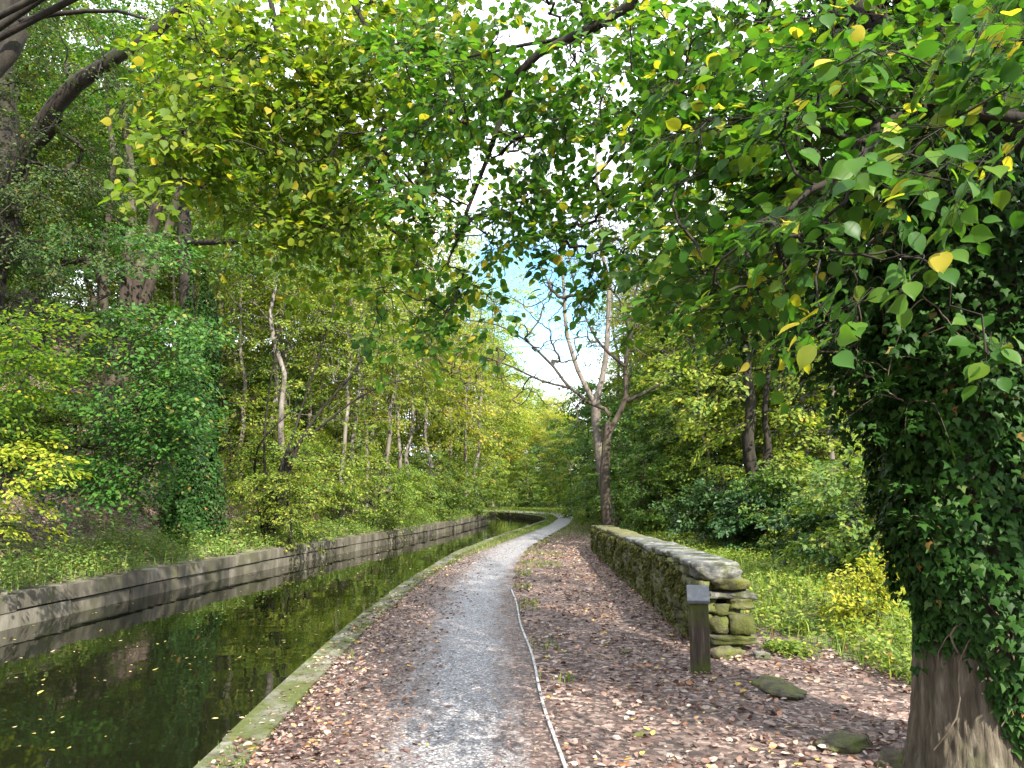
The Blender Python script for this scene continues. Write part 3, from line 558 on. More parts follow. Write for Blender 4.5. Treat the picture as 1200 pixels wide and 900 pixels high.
# left slope, front to back
PLACES = [
 ('yshrub', 272, 24, 1.1, 'light yellowing shrub just right of the ivy cone', 'shrubs on the left bank'), ('yshrub', 318, 23, .9, 'light yellowing shrub at the foot of the dark sapling', 'shrubs on the left bank'), ('shrub', 255, 27, 1.2, 'green shrub filling the slope right of the ivy cone', 'shrubs on the left bank'), ('yshrub', 100, 17, .8, 'yellowing shrub under the layered beech sprays', 'shrubs on the left bank'), ('airy', 275, 28, .8, 'short slender tree above the shrubs by the ivy cone', GL), ('yshrub', 365, 25, 1.0, 'light yellowing shrub right of the dark sapling', 'shrubs on the left bank'), ('airy', 395, 38, 1.1, 'slender light tree filling the middle slope', GL), ('green', 345, 50, 1.5, 'large green tree filling the upper slope', GL),
 ('goldairy', 555, 48, 1.3, 'tall slender golden tree edging the sky gap', GL), ('airy', 530, 50, 1.5, 'tallest slender tree left of the sky gap', GL), ('goldairy', 490, 58, 1.6, 'tall slender golden tree behind the canal side trees', GL), ('yg', 470, 66, 1.7, 'tall yellow green tree on the far left skyline', GL), ('goldairy', 595, 78, 1.2, 'golden slender tree under the sky gap', GF),
 ('olive', 775, 36, 1.25, 'tall sparse pale tree at the right edge of the sky gap', GR), ('olive', 725, 40, 1.2, 'tall sparse pale tree behind the pale forked trunk', GR), ('airy', 850, 27, 1.15, 'slender light tree behind the dark bush', GR), ('airy', 910, 24, 1.1, 'slender light tree left of the yellow bush', GR), ('goldairy', 800, 34, 1.05, 'slender golden tree deep in the right wood', GR), ('airy', 970, 18.5, .95, 'slender light tree rising behind the yellow bush', GR), ('airy', 1020, 20, 1.0, 'slender light tree beside the ivy tree', GR), ('yg', 830, 36, 1.3, 'tall yellow green tree filling the right wood', GR), ('yshrub', 850, 24, 1.1, 'light shrub behind the dark bush', 'shrubs behind the wall'), ('shrub', 800, 26, 1.1, 'green shrub deep behind the middle of the wall', 'shrubs behind the wall'),
 ('laurel', 1030, 12.5, .9, 'dark glossy bush low behind the small yellow bush', 'dark bushes'), ('shrub', 1080, 11, .9, 'green shrub just left behind the ivy tree trunk', 'shrubs behind the wall'),
 ('airy', 285, 25, .85, 'slender leaning tree right of the ivy cone', GL), ('airy', 360, 31, 1.0, 'slender tree high behind the dark sapling', GL), ('airy', 260, 33, 1.1, 'slender tree on the slope above the ivy cone', GL), ('airy', 430, 31, .9, 'slender tree midway along the canal bank', GL), ('goldairy', 475, 36, 1.2, 'slender golden tree midway along the bank', GL), ('airy', 320, 45, 1.2, 'tall slender tree near the top of the slope', GL), ('goldairy', 410, 48, 1.1, 'slender golden tree near the top of the slope', GL), ('green', 225, 44, 1.2, 'green tree near the top of the slope', GL), ('airy', 170, 29, 1.0, 'slender tree behind the many stemmed beech', GL), ('green', 110, 46, 1.4, 'wide green tree on top of the slope', GL),
 ('yshrub', 330, 26, .9, 'yellowing shrub low between the leaning trunks', 'shrubs on the left bank'), ('yshrub', 390, 28, 1.0, 'yellowing shrub on the slope behind the sapling', 'shrubs on the left bank'), ('shrub', 290, 34, 1.2, 'green shrub high on the litter slope', 'shrubs on the left bank'), ('yshrub', 240, 30, 1.1, 'yellowing shrub high on the litter slope', 'shrubs on the left bank'), ('yshrub', 420, 35, 1.1, 'yellowing shrub halfway up the slope', 'shrubs on the left bank'), ('shrub', 350, 40, 1.4, 'green shrub near the top of the slope', 'shrubs on the left bank'), ('shrub', 40, 18, .8, 'green shrub on the litter slope at the left', 'shrubs on the left bank'),
 ('shrub', 600, 78, 1.2, 'low green bush closing the view at the bend', GF), ('yshrub', 632, 80, 1.3, 'low yellow bush closing the view at the bend', GF), ('yshrub', 570, 74, 1.2, 'low yellow bush above the far canal bank', GF), ('shrub', 660, 76, 1.3, 'low green bush behind the end of the grass', GF), ('yg', 618, 70, .5, 'low yellow green young tree in front of the bend wood', GF), ('green', 610, 120, 1.2, 'green tree deep in the wood beyond the bend', GF), ('yg', 645, 118, 1.2, 'yellow green tree deep in the wood beyond the bend', GF),
 ('airy', 375, 34, 1.1, 'yellowing tree with pale bark in the middle of the left slope', GL), ('airy', 300, 38, 1.2, 'green tree in the middle of the left slope', GL), ('airy', 200, 24, .8, 'slender tree behind the ivy cone', GL), ('yg', 100, 31, 1.1, 'yellowish tree high behind the beech', GL), ('green', -20, 29, 1.2, 'green tree on the upper slope at the left edge', GL), ('goldairy', 440, 46, 1.45, 'golden tree on the slope above the yellow canal trees', GL), ('yg', 562, 66, 1.5, 'yellow green tree just left of the sky gap', GL), ('yg', 520, 74, 1.8, 'tall yellow green tree far along the canal', GL), ('green', 380, 64, 1.4, 'green tree on the far skyline', GL), ('green', 60, 52, 1.5, 'large green tree on the left skyline', GL),
   ('shrub', 10, 16, .9, 'green shrub on the leafy slope at the left edge', 'shrubs on the left bank'),   ('yshrub', 510, 40, 1.1, 'yellow shrub leaning over the far canal wall', 'shrubs on the left bank'),
 ('yg', 600, 84, .98, 'yellow green tree at the back of the bend', GF), ('yellow', 622, 100, 1.1, 'golden tree at the very back of the bend', GF), ('yellow', 640, 72, .9, 'small yellow tree above the end of the path', GF), ('yellow', 665, 84, .9, 'low yellow tree right of the path end', GF), ('green', 690, 76, .9, 'green tree behind the far grass', GF), ('yg', 585, 110, 1.2, 'most distant yellow green tree under the sky gap', GF), ('yg', 668, 58, .7, 'low yellow green tree right of the far path', GF), ('green', 720, 66, 1.1, 'green tree far behind the bare tree', GF), ('yg', 770, 62, 1.3, 'yellow green tree far behind the right wood', GF), ('green', 830, 60, 1.4, 'large green tree far behind the wall', GF), ('green', 930, 58, 1.4, 'large green tree across the valley', GF),
 ('airy', 830, 24, .75, 'small green tree just behind the wall', GR), ('airy', 875, 25, .95, 'yellow green tree behind the forked trunk', GR), ('airy', 945, 22, .9, 'green tree between forked trunk and yellow bush', GR), ('blue', 1000, 27, 1.1, 'bluish green tree down the right slope', GR), ('yg', 940, 31, 1.2, 'tall yellow green tree down the right slope', GR), ('shrub', 830, 27, 1.2, 'green shrub deep behind the wall', 'shrubs behind the wall'), ('yshrub', 900, 20.5, 1.0, 'green shrub around the forked trunk base', 'shrubs behind the wall'), ('yshrub', 960, 20, 1.2, 'green shrub below the right wood', 'shrubs behind the wall'), ('yshrub', 1030, 17, 1.2, 'green shrub left behind the ivy tree', 'shrubs behind the wall'), ('shrub', 715, 30, 1.1, 'green shrub behind the bare tree base', 'shrubs behind the wall'),
 # kind, px, depth, scale, label, group
 ('airy', 405, 26, .95, 'yellowing tree behind the dark many stemmed sapling', GL), ('airy', 330, 30, 1.1, 'green tree behind the leaning pale trunks', GL), ('airy', 455, 33, 1.2, 'pale barked yellowing tree above the far end of the canal wall', GL),
 ('goldairy', 505, 38, 1.25, 'tall yellow tree leaning over the canal before the bend', GL), ('airy', 545, 43, 1.05, 'yellow green tree at the canal corner', GL), ('airy', 430, 40, 1.15, 'taller slender tree behind the yellowing canal trees', GL),
 ('pale', 345, 23, 1.0, 'leaning pale trunk nearest the dark ivy stump', GL), ('pale', 308, 27, 1.0, 'second leaning pale trunk up the slope', GL), ('pale', 420, 29, .95, 'thin pale trunk right of the dark sapling', GL), ('pale', 470, 35, .9, 'slim pale leaning trunk farther along the bank', GL),
 ('tall', 250, 30, 1.1, 'tall green tree behind the ivy clad trunk', GL), ('tall', 140, 27, 1.1, 'tall green tree behind the many stemmed beech', GL), ('green', 40, 24, 1.1, 'green tree high on the slope at the left', GL), ('green', -60, 21, 1.2, 'green tree at the far left of the slope', GL),
 ('yg', 210, 36, 1.2, 'yellow green tree high up behind the beech', GL), ('tall', 330, 44, 1.3, 'tallest green tree at the top of the slope', GL), ('green', 90, 40, 1.3, 'green tree on the upper slope behind others', GL), ('yellow', 400, 52, 1.3, 'yellow tree on the crest far behind', GL), ('yg', 490, 52, 1.25, 'yellow green tree on the crest near the sky gap', GL), ('tall', 0, 36, 1.2, 'tall green tree on the upper left slope', GL), ('green', 480, 62, 1.2, 'green tree farthest along the left slope', GL), ('yellow', 540, 54, 1.5, 'golden tree left of the sky gap', GL),
 ('green', 270, 55, 1.4, 'green tree on the skyline of the slope', GL), ('tall', 180, 52, 1.4, 'tall tree on the skyline of the slope', GL),
 # far bend
 ('yellow', 578, 72, 1.25, 'yellow tree behind the canal bend', GF), ('yg', 612, 76, 1.15, 'yellow green tree in the middle beneath the sky gap', GF), ('yellow', 640, 84, 1.15, 'low golden tree beyond the path end', GF), ('yg', 655, 70, .60, 'small yellow green tree right of the path end', GF), ('blue', 590, 92, .85, 'green tree far behind the bend', GF), ('yellow', 655, 96, 1.0, 'golden tree far behind the path end', GF), ('yg', 545, 86, .9, 'pale yellow tree far behind the canal', GF),
 ('yshrub', 585, 66, .9, 'yellow bush on the bank behind the bend', GF), ('shrub', 625, 70, .9, 'green bush behind the grass at the bend', GF), ('yshrub', 655, 68, .8, 'yellow bush behind the end of the path', GF), ('shrub', 690, 62, 1.0, 'green bush right of the path end', GF),
 # right of path, far to near
 ('blue', 688, 44, .85, 'broad leaved green tree beside the far path', GR), ('blue', 745, 36, .9, 'bluish green broad leaved tree behind the bare tree', GR), ('green', 725, 52, .9, 'green tree behind the bluish broad leaved tree', GR), ('olive', 790, 30, .9, 'thin sparse tree with pale leaves behind the wall', GR), ('olive', 740, 34, 1.0, 'thin sparse tree just right of the pale forked trunk', GR), ('olive', 880, 29, .9, 'thin sparse pale leaved tree in the right wood', GR), ('olive', 760, 46, 1.0, 'tall sparse pale tree right of the sky gap', GR), ('yg', 800, 40, 1.15, 'tall yellowing tree behind the right wood', GR), ('yg', 850, 32, 1.15, 'yellow green tree in the middle of the right wood', GR), ('airy', 780, 29, .9, 'yellow green tree right of the bare tree', GR), ('blue', 815, 28, .85, 'lower bluish green tree behind the wall', GR), ('yg', 915, 27, 1.2, 'yellow green tree behind the dark forked trunk', GR), ('tall', 960, 36, 1.2, 'tall green tree behind the right wood', GR), ('airy', 985, 21, .9, 'green tree behind the yellow bush', GR), ('yg', 1050, 26, 1.2, 'yellow green tree behind the ivy tree', GR), ('green', 1130, 22, 1.2, 'green tree behind the ivy tree to its right', GR), ('tall', 1200, 34, 1.2, 'tall green tree at the right edge', GR), ('green', 880, 46, 1.3, 'green tree at the back of the right wood', GR), ('green', 1010, 48, 1.3, 'green tree far back beyond the valley', GR),
 ('laurel', 850, 18.5, .85, 'dark glossy bush behind the grassy shelf', 'dark bushes'), ('laurel', 900, 17, .8, 'dark glossy bush nearest the wall end', 'dark bushes'), ('shrub', 768, 24, .7, 'grey green shrub behind the far wall end', 'shrubs behind the wall'), ('shrub', 945, 16, .75, 'green shrub at the top of the right slope', 'shrubs behind the wall'), ('yshrub', 1000, 15, .9, 'green shrub behind the small yellow bush', 'shrubs behind the wall'), ('shrub', 740, 24, .9, 'bushy shrub beside the bare tree base', 'shrubs behind the wall'),
 # left bank shrubs
 ('yshrub', 345, 20, .8, 'yellowing shrub under the dark sapling', 'shrubs on the left bank'), ('yshrub', 440, 27, .95, 'yellow green shrub midway along the left bank', 'shrubs on the left bank'), ('shrub', 500, 36, 1.0, 'green bush over the far canal wall', 'shrubs on the left bank'), ('shrub', 545, 42, 1.0, 'dark green bush at the canal corner', 'shrubs on the left bank'),    ('yshrub', 470, 31, .8, 'yellow green shrub above the canal wall', 'shrubs on the left bank'), ('yshrub', 563, 44.2, .95, 'rusty yellow shrub overhanging the canal corner', 'shrubs on the left bank'),
]
for i, (kd, px, d, sc, lb, gp, *xx) in enumerate(PLACES):
    place(kd, px, d, sc, lb, gp, x=xx[0] if xx else None, rz=(i * 2.399) % 6.283, cat='shrub' if kd in ('shrub', 'yshrub', 'laurel') else 'tree', sink=.15)

# ---- left bank feature trees
def gz(px, d): X = (px - 600) / FPX * d; return np.array([X, d, float(H(X, d))])
rng = np.random.default_rng(101)
b = gz(128, 17.5); st = []
for pts, r0, r1 in [([(150, 300), (155, 210), (130, 60)], .15, .05), ([(172, 290), (200, 200), (260, 70)], .20, .05), ([(185, 310), (225, 190), (300, 120)], .13, .04), ([(120, 330), (132, 200), (120, 60)], .10, .04)]:
    st.append(trunk_line(rng, [b + [0, 0, -.4], W(135 + rng.uniform(-8, 8), 470, 17.5)] + [W(x, y, 17.5 + rng.uniform(-.5, .5)) for x, y in pts], r0 * 1.6, r1, 16, 1.3))
att = blob_px(rng, (150, 60, 150, 90, 16, 20, 130), (110, 290, 130, 30, 13.5, 16.5, 80), (170, 400, 85, 45, 12.5, 15, 60), (150, 490, 90, 40, 12.5, 14.5, 46), (110, 555, 110, 25, 12.5, 14, 40), (205, 470, 45, 60, 12.5, 14, 36), (200, 210, 120, 80, 18.5, 21, 80))
build_tree('beech_tree', 'dark many stemmed beech with low layered green sprays on the left bank', 'tree', b, st, att, 'dark_beech', 'bark', rng, (.95, 64, .10), LEAF6, .006, .15, tilt=.12, dirmix=.25)
b = gz(232, 18.0)
tr = [trunk_line(rng, [b + [0, 0, -.4], W(222, 420, 18), W(216, 250, 18), W(222, 60, 18)], .26, .12, 14, 1.3),
      trunk_line(rng, [W(218, 285, 18), W(290, 282, 16.5), W(360, 284, 15.5), W(385, 305, 15)], .09, .02, 12, 1)]
att = np.concatenate([blob_px(rng, (240, 90, 110, 90, 17, 20, 90), (330, 295, 80, 30, 14.5, 16, 40), (310, 220, 80, 70, 15, 18, 70))])
build_tree('dark_trunked_tree', 'tall dark straight trunk with one long limb reaching right over the bank', 'tree', b, tr, att, 'dark_beech', 'darkbark', rng, (.85, 50, .10), LEAF6, .006, .2)
# ivy column on that trunk
iv = empty('ivy_plant', b, 'ivy wrapped thickly round the dark trunk on the left bank like a cone', 'ivy')
lf = MB(); n = 16000; t = rng.uniform(0, 1, n) ** 1.2; az = rng.uniform(0, 2 * pi, n); R = (.40 * (1 - t) ** .8 + .30) * (1 + .2 * np.sin(az * 3 + t * 9)) * rng.uniform(.8, 1.06, n) * np.clip((1.04 - t) / .2, .45, 1)
hh = 6.4 + .8 * np.sin(az * 2 + 1); P = np.stack([b[0] - .25 * t + R * np.cos(az), b[1] + R * np.sin(az), b[2] - .3 + t * hh], 1); o_ = np.stack([np.cos(az), np.sin(az), 0 * az + .3], 1)
leaves(lf, P, np.stack([.4 * np.cos(az), .4 * np.sin(az), -1 + 0 * az], 1) + rng.normal(0, .4, (n, 3)), o_ + rng.normal(0, .4, (n, 3)), rng.uniform(.05, .095, n), IVY)
lf.build('ivy_leaves', M['ivy'], iv, b)
# multi stemmed dark sapling
b = gz(318, 20.0); st = []
for pts, r0 in [([(345, 530), (385, 470), (430, 410), (452, 330)], .055), ([(335, 540), (375, 500), (440, 455), (500, 440)], .05), ([(325, 560), (350, 490), (372, 420), (400, 340)], .05), ([(310, 560), (312, 480), (330, 380)], .045), ([(300, 570), (305, 520), (350, 475)], .04)]:
    st.append(trunk_line(rng, [b + [rng.normal(0, .1), rng.normal(0, .1), -.3]] + [W(x, y, 20 + rng.uniform(-.6, .6)) for x, y in pts], r0 * 1.3, .012, 12, 1.2))
att = blob_px(rng, (400, 430, 90, 80, 18, 22, 46), (370, 540, 60, 50, 18.5, 21, 40), (440, 370, 60, 60, 18.5, 22, 26))
build_tree('multi_stemmed_sapling', 'leaning many stemmed sapling with dark bare stems above the canal', 'tree', b, st, att, 'yellowgreen', 'darkbark', rng, (.55, 26, .085), LEAF6, .005, .3)
# yew at the far left
b = gz(-25, 12.2)
tr = [trunk_line(rng, [b + [0, 0, -.5], W(-30, 420, 12.2), W(5, 230, 12.0), W(0, 60, 12), W(20, -180, 12)], .36, .2, 16, 1.4),
      trunk_line(rng, [W(0, 235, 12), W(60, 130, 11.4), W(130, 70, 11), W(190, 30, 10.8), W(260, -40, 10.5)], .18, .06, 12, 1),
      trunk_line(rng, [W(5, 190, 12), W(50, 165, 11.5), W(70, 140, 11)], .13, .05, 10, 1)]
att = blob_px(rng, (50, 130, 95, 130, 10.5, 13, 130), (70, 250, 90, 60, 10.5, 12.5, 50), (20, 330, 60, 60, 11, 13, 40))
build_tree('yew_tree', 'dark shaggy yew with fine needles and thick limbs at the upper left', 'tree', b, tr, att, 'yew', 'darkbark', rng, (.6, 80, .065), LEAF4, .006, .3, droop=.5, spread=.4)
# yellow green sprays at the left edge
b = gz(-70, 10.6)
tr = [trunk_line(rng, [b + [0, 0, -.3], W(-60, 520, 10.5), W(-20, 400, 10.3), W(20, 370, 10)], .07, .02, 12, 1.3)]
att = blob_px(rng, (40, 395, 70, 35, 9.4, 10.6, 30), (20, 420, 60, 40, 9.6, 10.8, 22), (-10, 490, 60, 60, 9.6, 11, 22))
build_tree('hornbeam_sapling', 'young tree with pale yellow green layered sprays at the left edge', 'tree', b, tr, att, 'hazel', 'darkbark', rng, (.6, 46, .075), LEAF6, .005, .3, tilt=.14)
b = gz(-20, 9.9)
tr = [trunk_line(rng, [b + [0, 0, -.2], W(-10, 600, 9.8), W(15, 560, 9.6)], .03, .01, 8, 1.2)]
att = blob_px(rng, (20, 570, 60, 55, 9.2, 9.9, 30), (75, 545, 35, 10, 9.1, 9.5, 6))
build_tree('yellow_bush', 'bright yellow leaved bush at the lower left on the canal bank', 'bush', b, tr, att, 'lemon', 'darkbark', rng, (.4, 34, .075), LEAF6, .004, .2)

# ---- bare tree and pale tall tree by the path
rng = np.random.default_rng(77); D0 = 21.0
b = G(716, 612); b = np.array([b[0] * D0 / b[1], D0, 0.0])
w_ = lambda x, y, dd=0: W(x, y, D0 + dd)
tr = [trunk_line(rng, [b + [0, 0, -.3], w_(709, 570), w_(711, 520), w_(713, 495)], .165, .12, 10, 1.35),
      trunk_line(rng, [w_(711, 512), w_(732, 470), w_(733, 430), w_(740, 385), w_(745, 340), w_(760, 290)], .10, .02, 14, 1),
      trunk_line(rng, [w_(711, 505), w_(712, 482), w_(690, 472), w_(668, 455), w_(640, 448), w_(600, 430), w_(565, 418), w_(530, 412)], .07, .012, 18, 1),
      trunk_line(rng, [w_(735, 470), w_(760, 458), w_(790, 440), w_(830, 425)], .07, .02, 10, 1),
      trunk_line(rng, [w_(733, 430), w_(705, 405), w_(690, 380), w_(672, 330), w_(665, 290)], .06, .012, 12, 1),
      trunk_line(rng, [w_(668, 455), w_(640, 420), w_(610, 395), w_(580, 380), w_(545, 375)], .05, .012, 12, 1),
      trunk_line(rng, [w_(738, 390), w_(725, 350), w_(700, 320), w_(690, 270)], .05, .012, 10, 1),
      trunk_line(rng, [w_(745, 385), w_(765, 360), w_(800, 350), w_(830, 345)], .04, .012, 10, 1)]
att = blob_px(rng, (600, 400, 110, 60, 19.5, 22.5, 130), (690, 330, 90, 80, 19.5, 22.5, 150), (780, 370, 70, 60, 19.5, 22.5, 70), (640, 480, 60, 30, 20, 22, 18), (720, 260, 70, 50, 20, 22, 22))
build_tree('bare_tree', 'nearly leafless dark branched tree standing beside the path past the wall', 'tree', b, tr, att, 'olive', 'bark', rng, (.35, 5, .07), LEAF4, .009, .2, leaf_frac=.3, branchmat='bark', wob=.035, power=.5)
D0 = 27.0; b = np.array([(722 - 600) / FPX * D0, D0, -.1]); b[2] = float(H(b[0], D0))
tr = [trunk_line(rng, [b + [0, 0, -.5], w_(706, 560), w_(699, 490), w_(698, 468)], .22, .17, 10, 1.3),
      trunk_line(rng, [w_(699, 478), w_(680, 440), w_(664, 390), w_(660, 320), w_(652, 230), w_(656, 140)], .115, .03, 14, 1),
      trunk_line(rng, [w_(698, 476), w_(708, 430), w_(714, 350), w_(703, 270), w_(700, 160), w_(712, 60)], .13, .04, 14, 1)]
att = blob_px(rng, (700, 220, 90, 130, 25.5, 28.5, 110), (690, 330, 60, 60, 26, 28, 30))
build_tree('pale_forked_tree', 'tall pale trunk forked in two behind the bare tree', 'tree', b, tr, att, 'olive', 'pinkbark', rng, (.6, 20, .085), LEAF4, .007, .25, leaf_frac=.8, wob=.07)
# dark forked trunk in the right wood
D0 = 18.0; b = np.array([(893 - 600) / FPX * D0, D0, 0]); b[2] = float(H(b[0], D0))
tr = [trunk_line(rng, [b + [0, 0, -.5], w_(890, 620), w_(884, 560), w_(876, 520), w_(880, 470), w_(872, 380), w_(880, 250)], .24, .08, 16, 1.3),
      trunk_line(rng, [w_(886, 580), w_(900, 530), w_(896, 480), w_(905, 400)], .12, .05, 12, 1)]
att = blob_px(rng, (880, 420, 120, 70, 16, 20, 80), (900, 300, 120, 100, 16, 20, 90), (820, 480, 60, 50, 17, 20, 30), (960, 520, 60, 60, 15.5, 19, 40))
build_tree('forked_dark_tree', 'dark twisted forked trunk in the right wood behind the wall', 'tree', b, tr, att, 'yellowgreen', 'darkbark', rng, (.8, 40, .12), LEAF6, .006, .3)
# small yellow bush
b = G(1015, 745); b[2] = float(H(b[0], b[1]))
tr = [trunk_line(rng, [b + [0, 0, -.2], W(1012, 720, b[1]), W(1005, 690, b[1])], .018, .008, 8, 1), trunk_line(rng, [b + [.05, .05, -.2], W(1035, 710, b[1]), W(1040, 660, b[1])], .018, .006, 8, 1)]
att = blob_px(rng, (1015, 690, 34, 32, b[1] - .3, b[1] + .35, 60), (1035, 672, 22, 22, b[1] - .2, b[1] + .3, 26), (1000, 715, 24, 20, b[1] - .2, b[1] + .3, 22))
build_tree('small_yellow_bush', 'small lemon yellow bush on the grassy slope left of the ivy tree', 'bush', b, tr, att, 'lemon', 'darkbark', rng, (.26, 26, .05), LEAF6, .003, .2)

# ---- ivy clad tree on the right
rng = np.random.default_rng(202); TD = 4.45; b = np.array([(1122 - 600) / FPX * TD, TD, 0.0]); TR = .33
def trunk_mb():
    m = MB(); nz_, na_ = 110, 220; zs = np.r_[-.15, np.linspace(-.03, 1.9, 84), np.linspace(1.95, 6.5, nz_ - 85)]; az = np.arange(na_) * 2 * pi / na_
    v = []
    for z_ in zs:
        fl = .075 * math.exp(-max(z_, 0) / .28); wv_ = .5 * np.sin(z_ * 4.1 + az * 3) + .35 * np.sin(z_ * 9.3 + az * 7)
        rd = np.abs(np.sin(az * 21 + wv_ + .8 * np.sin(z_ * 3))) ** .6 * .6 + np.abs(np.sin(az * 34 - wv_ * 1.4 + 1.1 * np.sin(z_ * 2.1 + 2))) ** .7 * .4
        crack = .004 * np.sin(z_ * 47 + np.round(az * 10.5) * 2.1)
        rr = TR + fl + .045 * math.exp(-max(z_, 0) / .2) * np.sin(az * 5 + 1) - .012 * max(z_, 0) + .017 * (rd - .6) + crack + .008 * np.sin(az * 9 + z_ * 5)
        v.append(np.stack([b[0] + .03 * z_ + rr * np.cos(az), b[1] + rr * np.sin(az), np.full(na_, z_)], 1))
    ii = np.arange(nz_ * na_).reshape(nz_, na_); jj = np.roll(ii, -1, 1)
    m.add(np.array(v), q=np.stack([ii[:-1], jj[:-1], jj[1:], ii[1:]], -1)); return m
ivt = empty('ivy_clad_tree', b, 'thick grey ridged trunk at the right edge almost hidden by dark ivy', 'tree')
trunk_mb().build('trunk', M['greybark'], ivt, b)
att = np.concatenate([blob(rng, b + [.6, .3, 9.0], (3.6, 3.4, 2.6), 150, .3), blob(rng, b + [2.2, -1.6, 8.0], (2.6, 2.4, 2.0), 70, .3)])
tmc = MB(); ctr = [trunk_line(rng, [b + [.19, 0, 6.3], b + [.3, .2, 8], b + [.3, .3, 10.5]], .22, .05, 10, 1)]
tubes(tmc, *ctr[0], 10); Pg, Rg, Ag, en = grow(rng, ctr, att, .007, .0); tubes(tmc, Pg, Rg, 5)
lfc = MB(); Dg = en * .6 + rng.normal(0, .5, Ag.shape); Dg[:, 2] *= .4; sprays(rng, lfc, tmc, Ag, Dg, .9, 50, .12, LEAF4, .25, tilt=.4)
tmc.build('limbs', M['greybark'], ivt, b); lfc.build('crown', M['lime'], ivt, b)
ivy = empty('ivy_plant', b, 'dark glossy ivy covering the big trunk at the right edge', 'ivy')
lf = MB(); n = 48000
z_ = .1 + 6.2 * rng.uniform(0, 1, n) ** .9; az = rng.uniform(-pi, pi, n)
low = .60 - .38 * np.clip(np.cos(az - radians(-50)), -1, 1) + .10 * np.sin(az * 5) + .06 * np.sin(az * 11); keep = z_ > low + rng.normal(0, .04, n)
z_, az = z_[keep], az[keep]; n = len(z_)
R = TR + .02 + np.clip((z_ - low[keep]) * .30, 0, .17) * rng.uniform(.35, 1.1, n) + .045 * np.sin(az * 4 + z_ * 3) + .03 * np.sin(az * 7 - z_ * 5) + np.clip(z_ - 1.7, 0, 1.5) * .16 * rng.uniform(.5, 1.1, n) * (1 + .3 * np.sin(z_ * 4 + az * 3))
P = np.stack([b[0] + .03 * z_ + R * np.cos(az), b[1] + R * np.sin(az), z_], 1)
leaves(lf, P, np.stack([.35 * np.cos(az), .35 * np.sin(az), -1 + 0 * az], 1) + rng.normal(0, .45, (n, 3)), np.stack([np.cos(az), np.sin(az), .35 + 0 * az], 1) + rng.normal(0, .38, (n, 3)), rng.uniform(.030, .066, n), IVY)
# ivy hanging out to the upper left
tl_ = trunk_line(rng, [b + [.05, 0, 1.0], b + [.08, 0, 3], b + [.1, 0, 5.5]], .05, .03, 16, 1)
att = blob_px(rng, (1080, 330, 110, 150, 3.9, 4.9, 120), (1035, 430, 50, 60, 4.2, 5.0, 34), (950, 380, 60, 45, 4.3, 5.2, 22), (880, 340, 80, 45, 4.4, 5.4, 26), (1100, 180, 110, 80, 3.9, 5, 60), (1085, 560, 20, 90, 4.2, 4.6, 20), (960, 260, 80, 60, 4.5, 5.5, 34))
Pg, Rg, Ag, en = grow(rng, [tl_], att, .003, .1, lift=.1, wob=.025)
stm = MB(); tubes(stm, Pg, Rg, 4)
sprays(rng, lf, stm, Ag, unit(en + rng.normal(0, .5, Ag.shape) + [0, 0, -.5]), .3, 34, .052, IVY, .3, tilt=.6, twr=.002, spread=.55)
for k in range(16):   # loose bare stems on the trunk
    a0 = rng.uniform(-2.9, -.6); z0 = rng.uniform(.15, .9); a1 = a0 + rng.normal(0, .5); z1 = z0 + rng.uniform(.3, .9); t = np.linspace(0, 1, 8)
    aa = a0 + (a1 - a0) * t + .1 * np.sin(t * 7 + k); zz_ = z0 + (z1 - z0) * t; rr = TR + .03 + .075 * np.exp(-zz_ / .28) + .03 * np.sin(t * pi) * rng.uniform(.2, 1.6)
    tubes(stm, np.stack([b[0] + .03 * zz_ + rr * np.cos(aa), b[1] + rr * np.sin(aa), zz_], 1), np.full(8, rng.uniform(.003, .007)), 5)
lf.build('ivy_leaves', M['ivy'], ivy, b); stm.build('ivy_stems', M['vine'], ivy, b)

# ---- overhanging lime, trunk out of frame to the right
rng = np.random.default_rng(303); b = np.array([4.0, 2.2, 0.0])
tr = [trunk_line(rng, [b + [0, 0, -.3], b + [0, 0, 2], b + [-.1, .1, 4], b + [-.3, .3, 7]], .3, .15, 14, 1.4),
      trunk_line(rng, [b + [-.05, .05, 2.2], W(1290, 205, 3.2), W(1200, 150, 3.4), W(1120, 90, 3.6), W(1040, 40, 3.8), W(960, -40, 4.0)], .11, .06, 14, 1),
      trunk_line(rng, [b + [-.1, .1, 3.6], W(1000, -120, 3.6), W(880, 50, 4.2), W(800, 105, 4.5), W(750, 145, 4.7), W(690, 215, 5.0)], .05, .008, 16, 1),
      trunk_line(rng, [b + [-.1, .1, 3.4], W(900, -200, 3.6), W(745, 0, 4.3), W(620, 70, 4.6), W(590, 130, 4.8), W(570, 190, 4.9), W(540, 270, 5.0), W(524, 310, 5.1)], .05, .006, 18, 1),
      trunk_line(rng, [W(745, 0, 4.3), W(690, 38, 4.6), W(600, 55, 4.9), W(520, 75, 5.2), W(460, 100, 5.4)], .022, .006, 12, 1),
      trunk_line(rng, [b + [-.05, .05, 2.4], W(1120, 130, 2.9), W(1010, 190, 2.7), W(945, 230, 2.6), W(880, 265, 2.6)], .03, .006, 12, 1)]
att_c = blob_px(rng, (640, 70, 200, 90, 4.2, 6, 150), (560, 190, 130, 90, 4.5, 6, 75), (700, 180, 110, 70, 4.2, 5.8, 46), (520, 300, 60, 60, 4.8, 6, 16), (625, 265, 60, 40, 4.6, 5.5, 15), (480, 370, 60, 45, 4.8, 5.6, 9), (700, 270, 60, 45, 4.4, 5.2, 14), (690, 325, 60, 25, 4.6, 5.2, 5), (545, 355, 50, 30, 4.7, 5.4, 6))
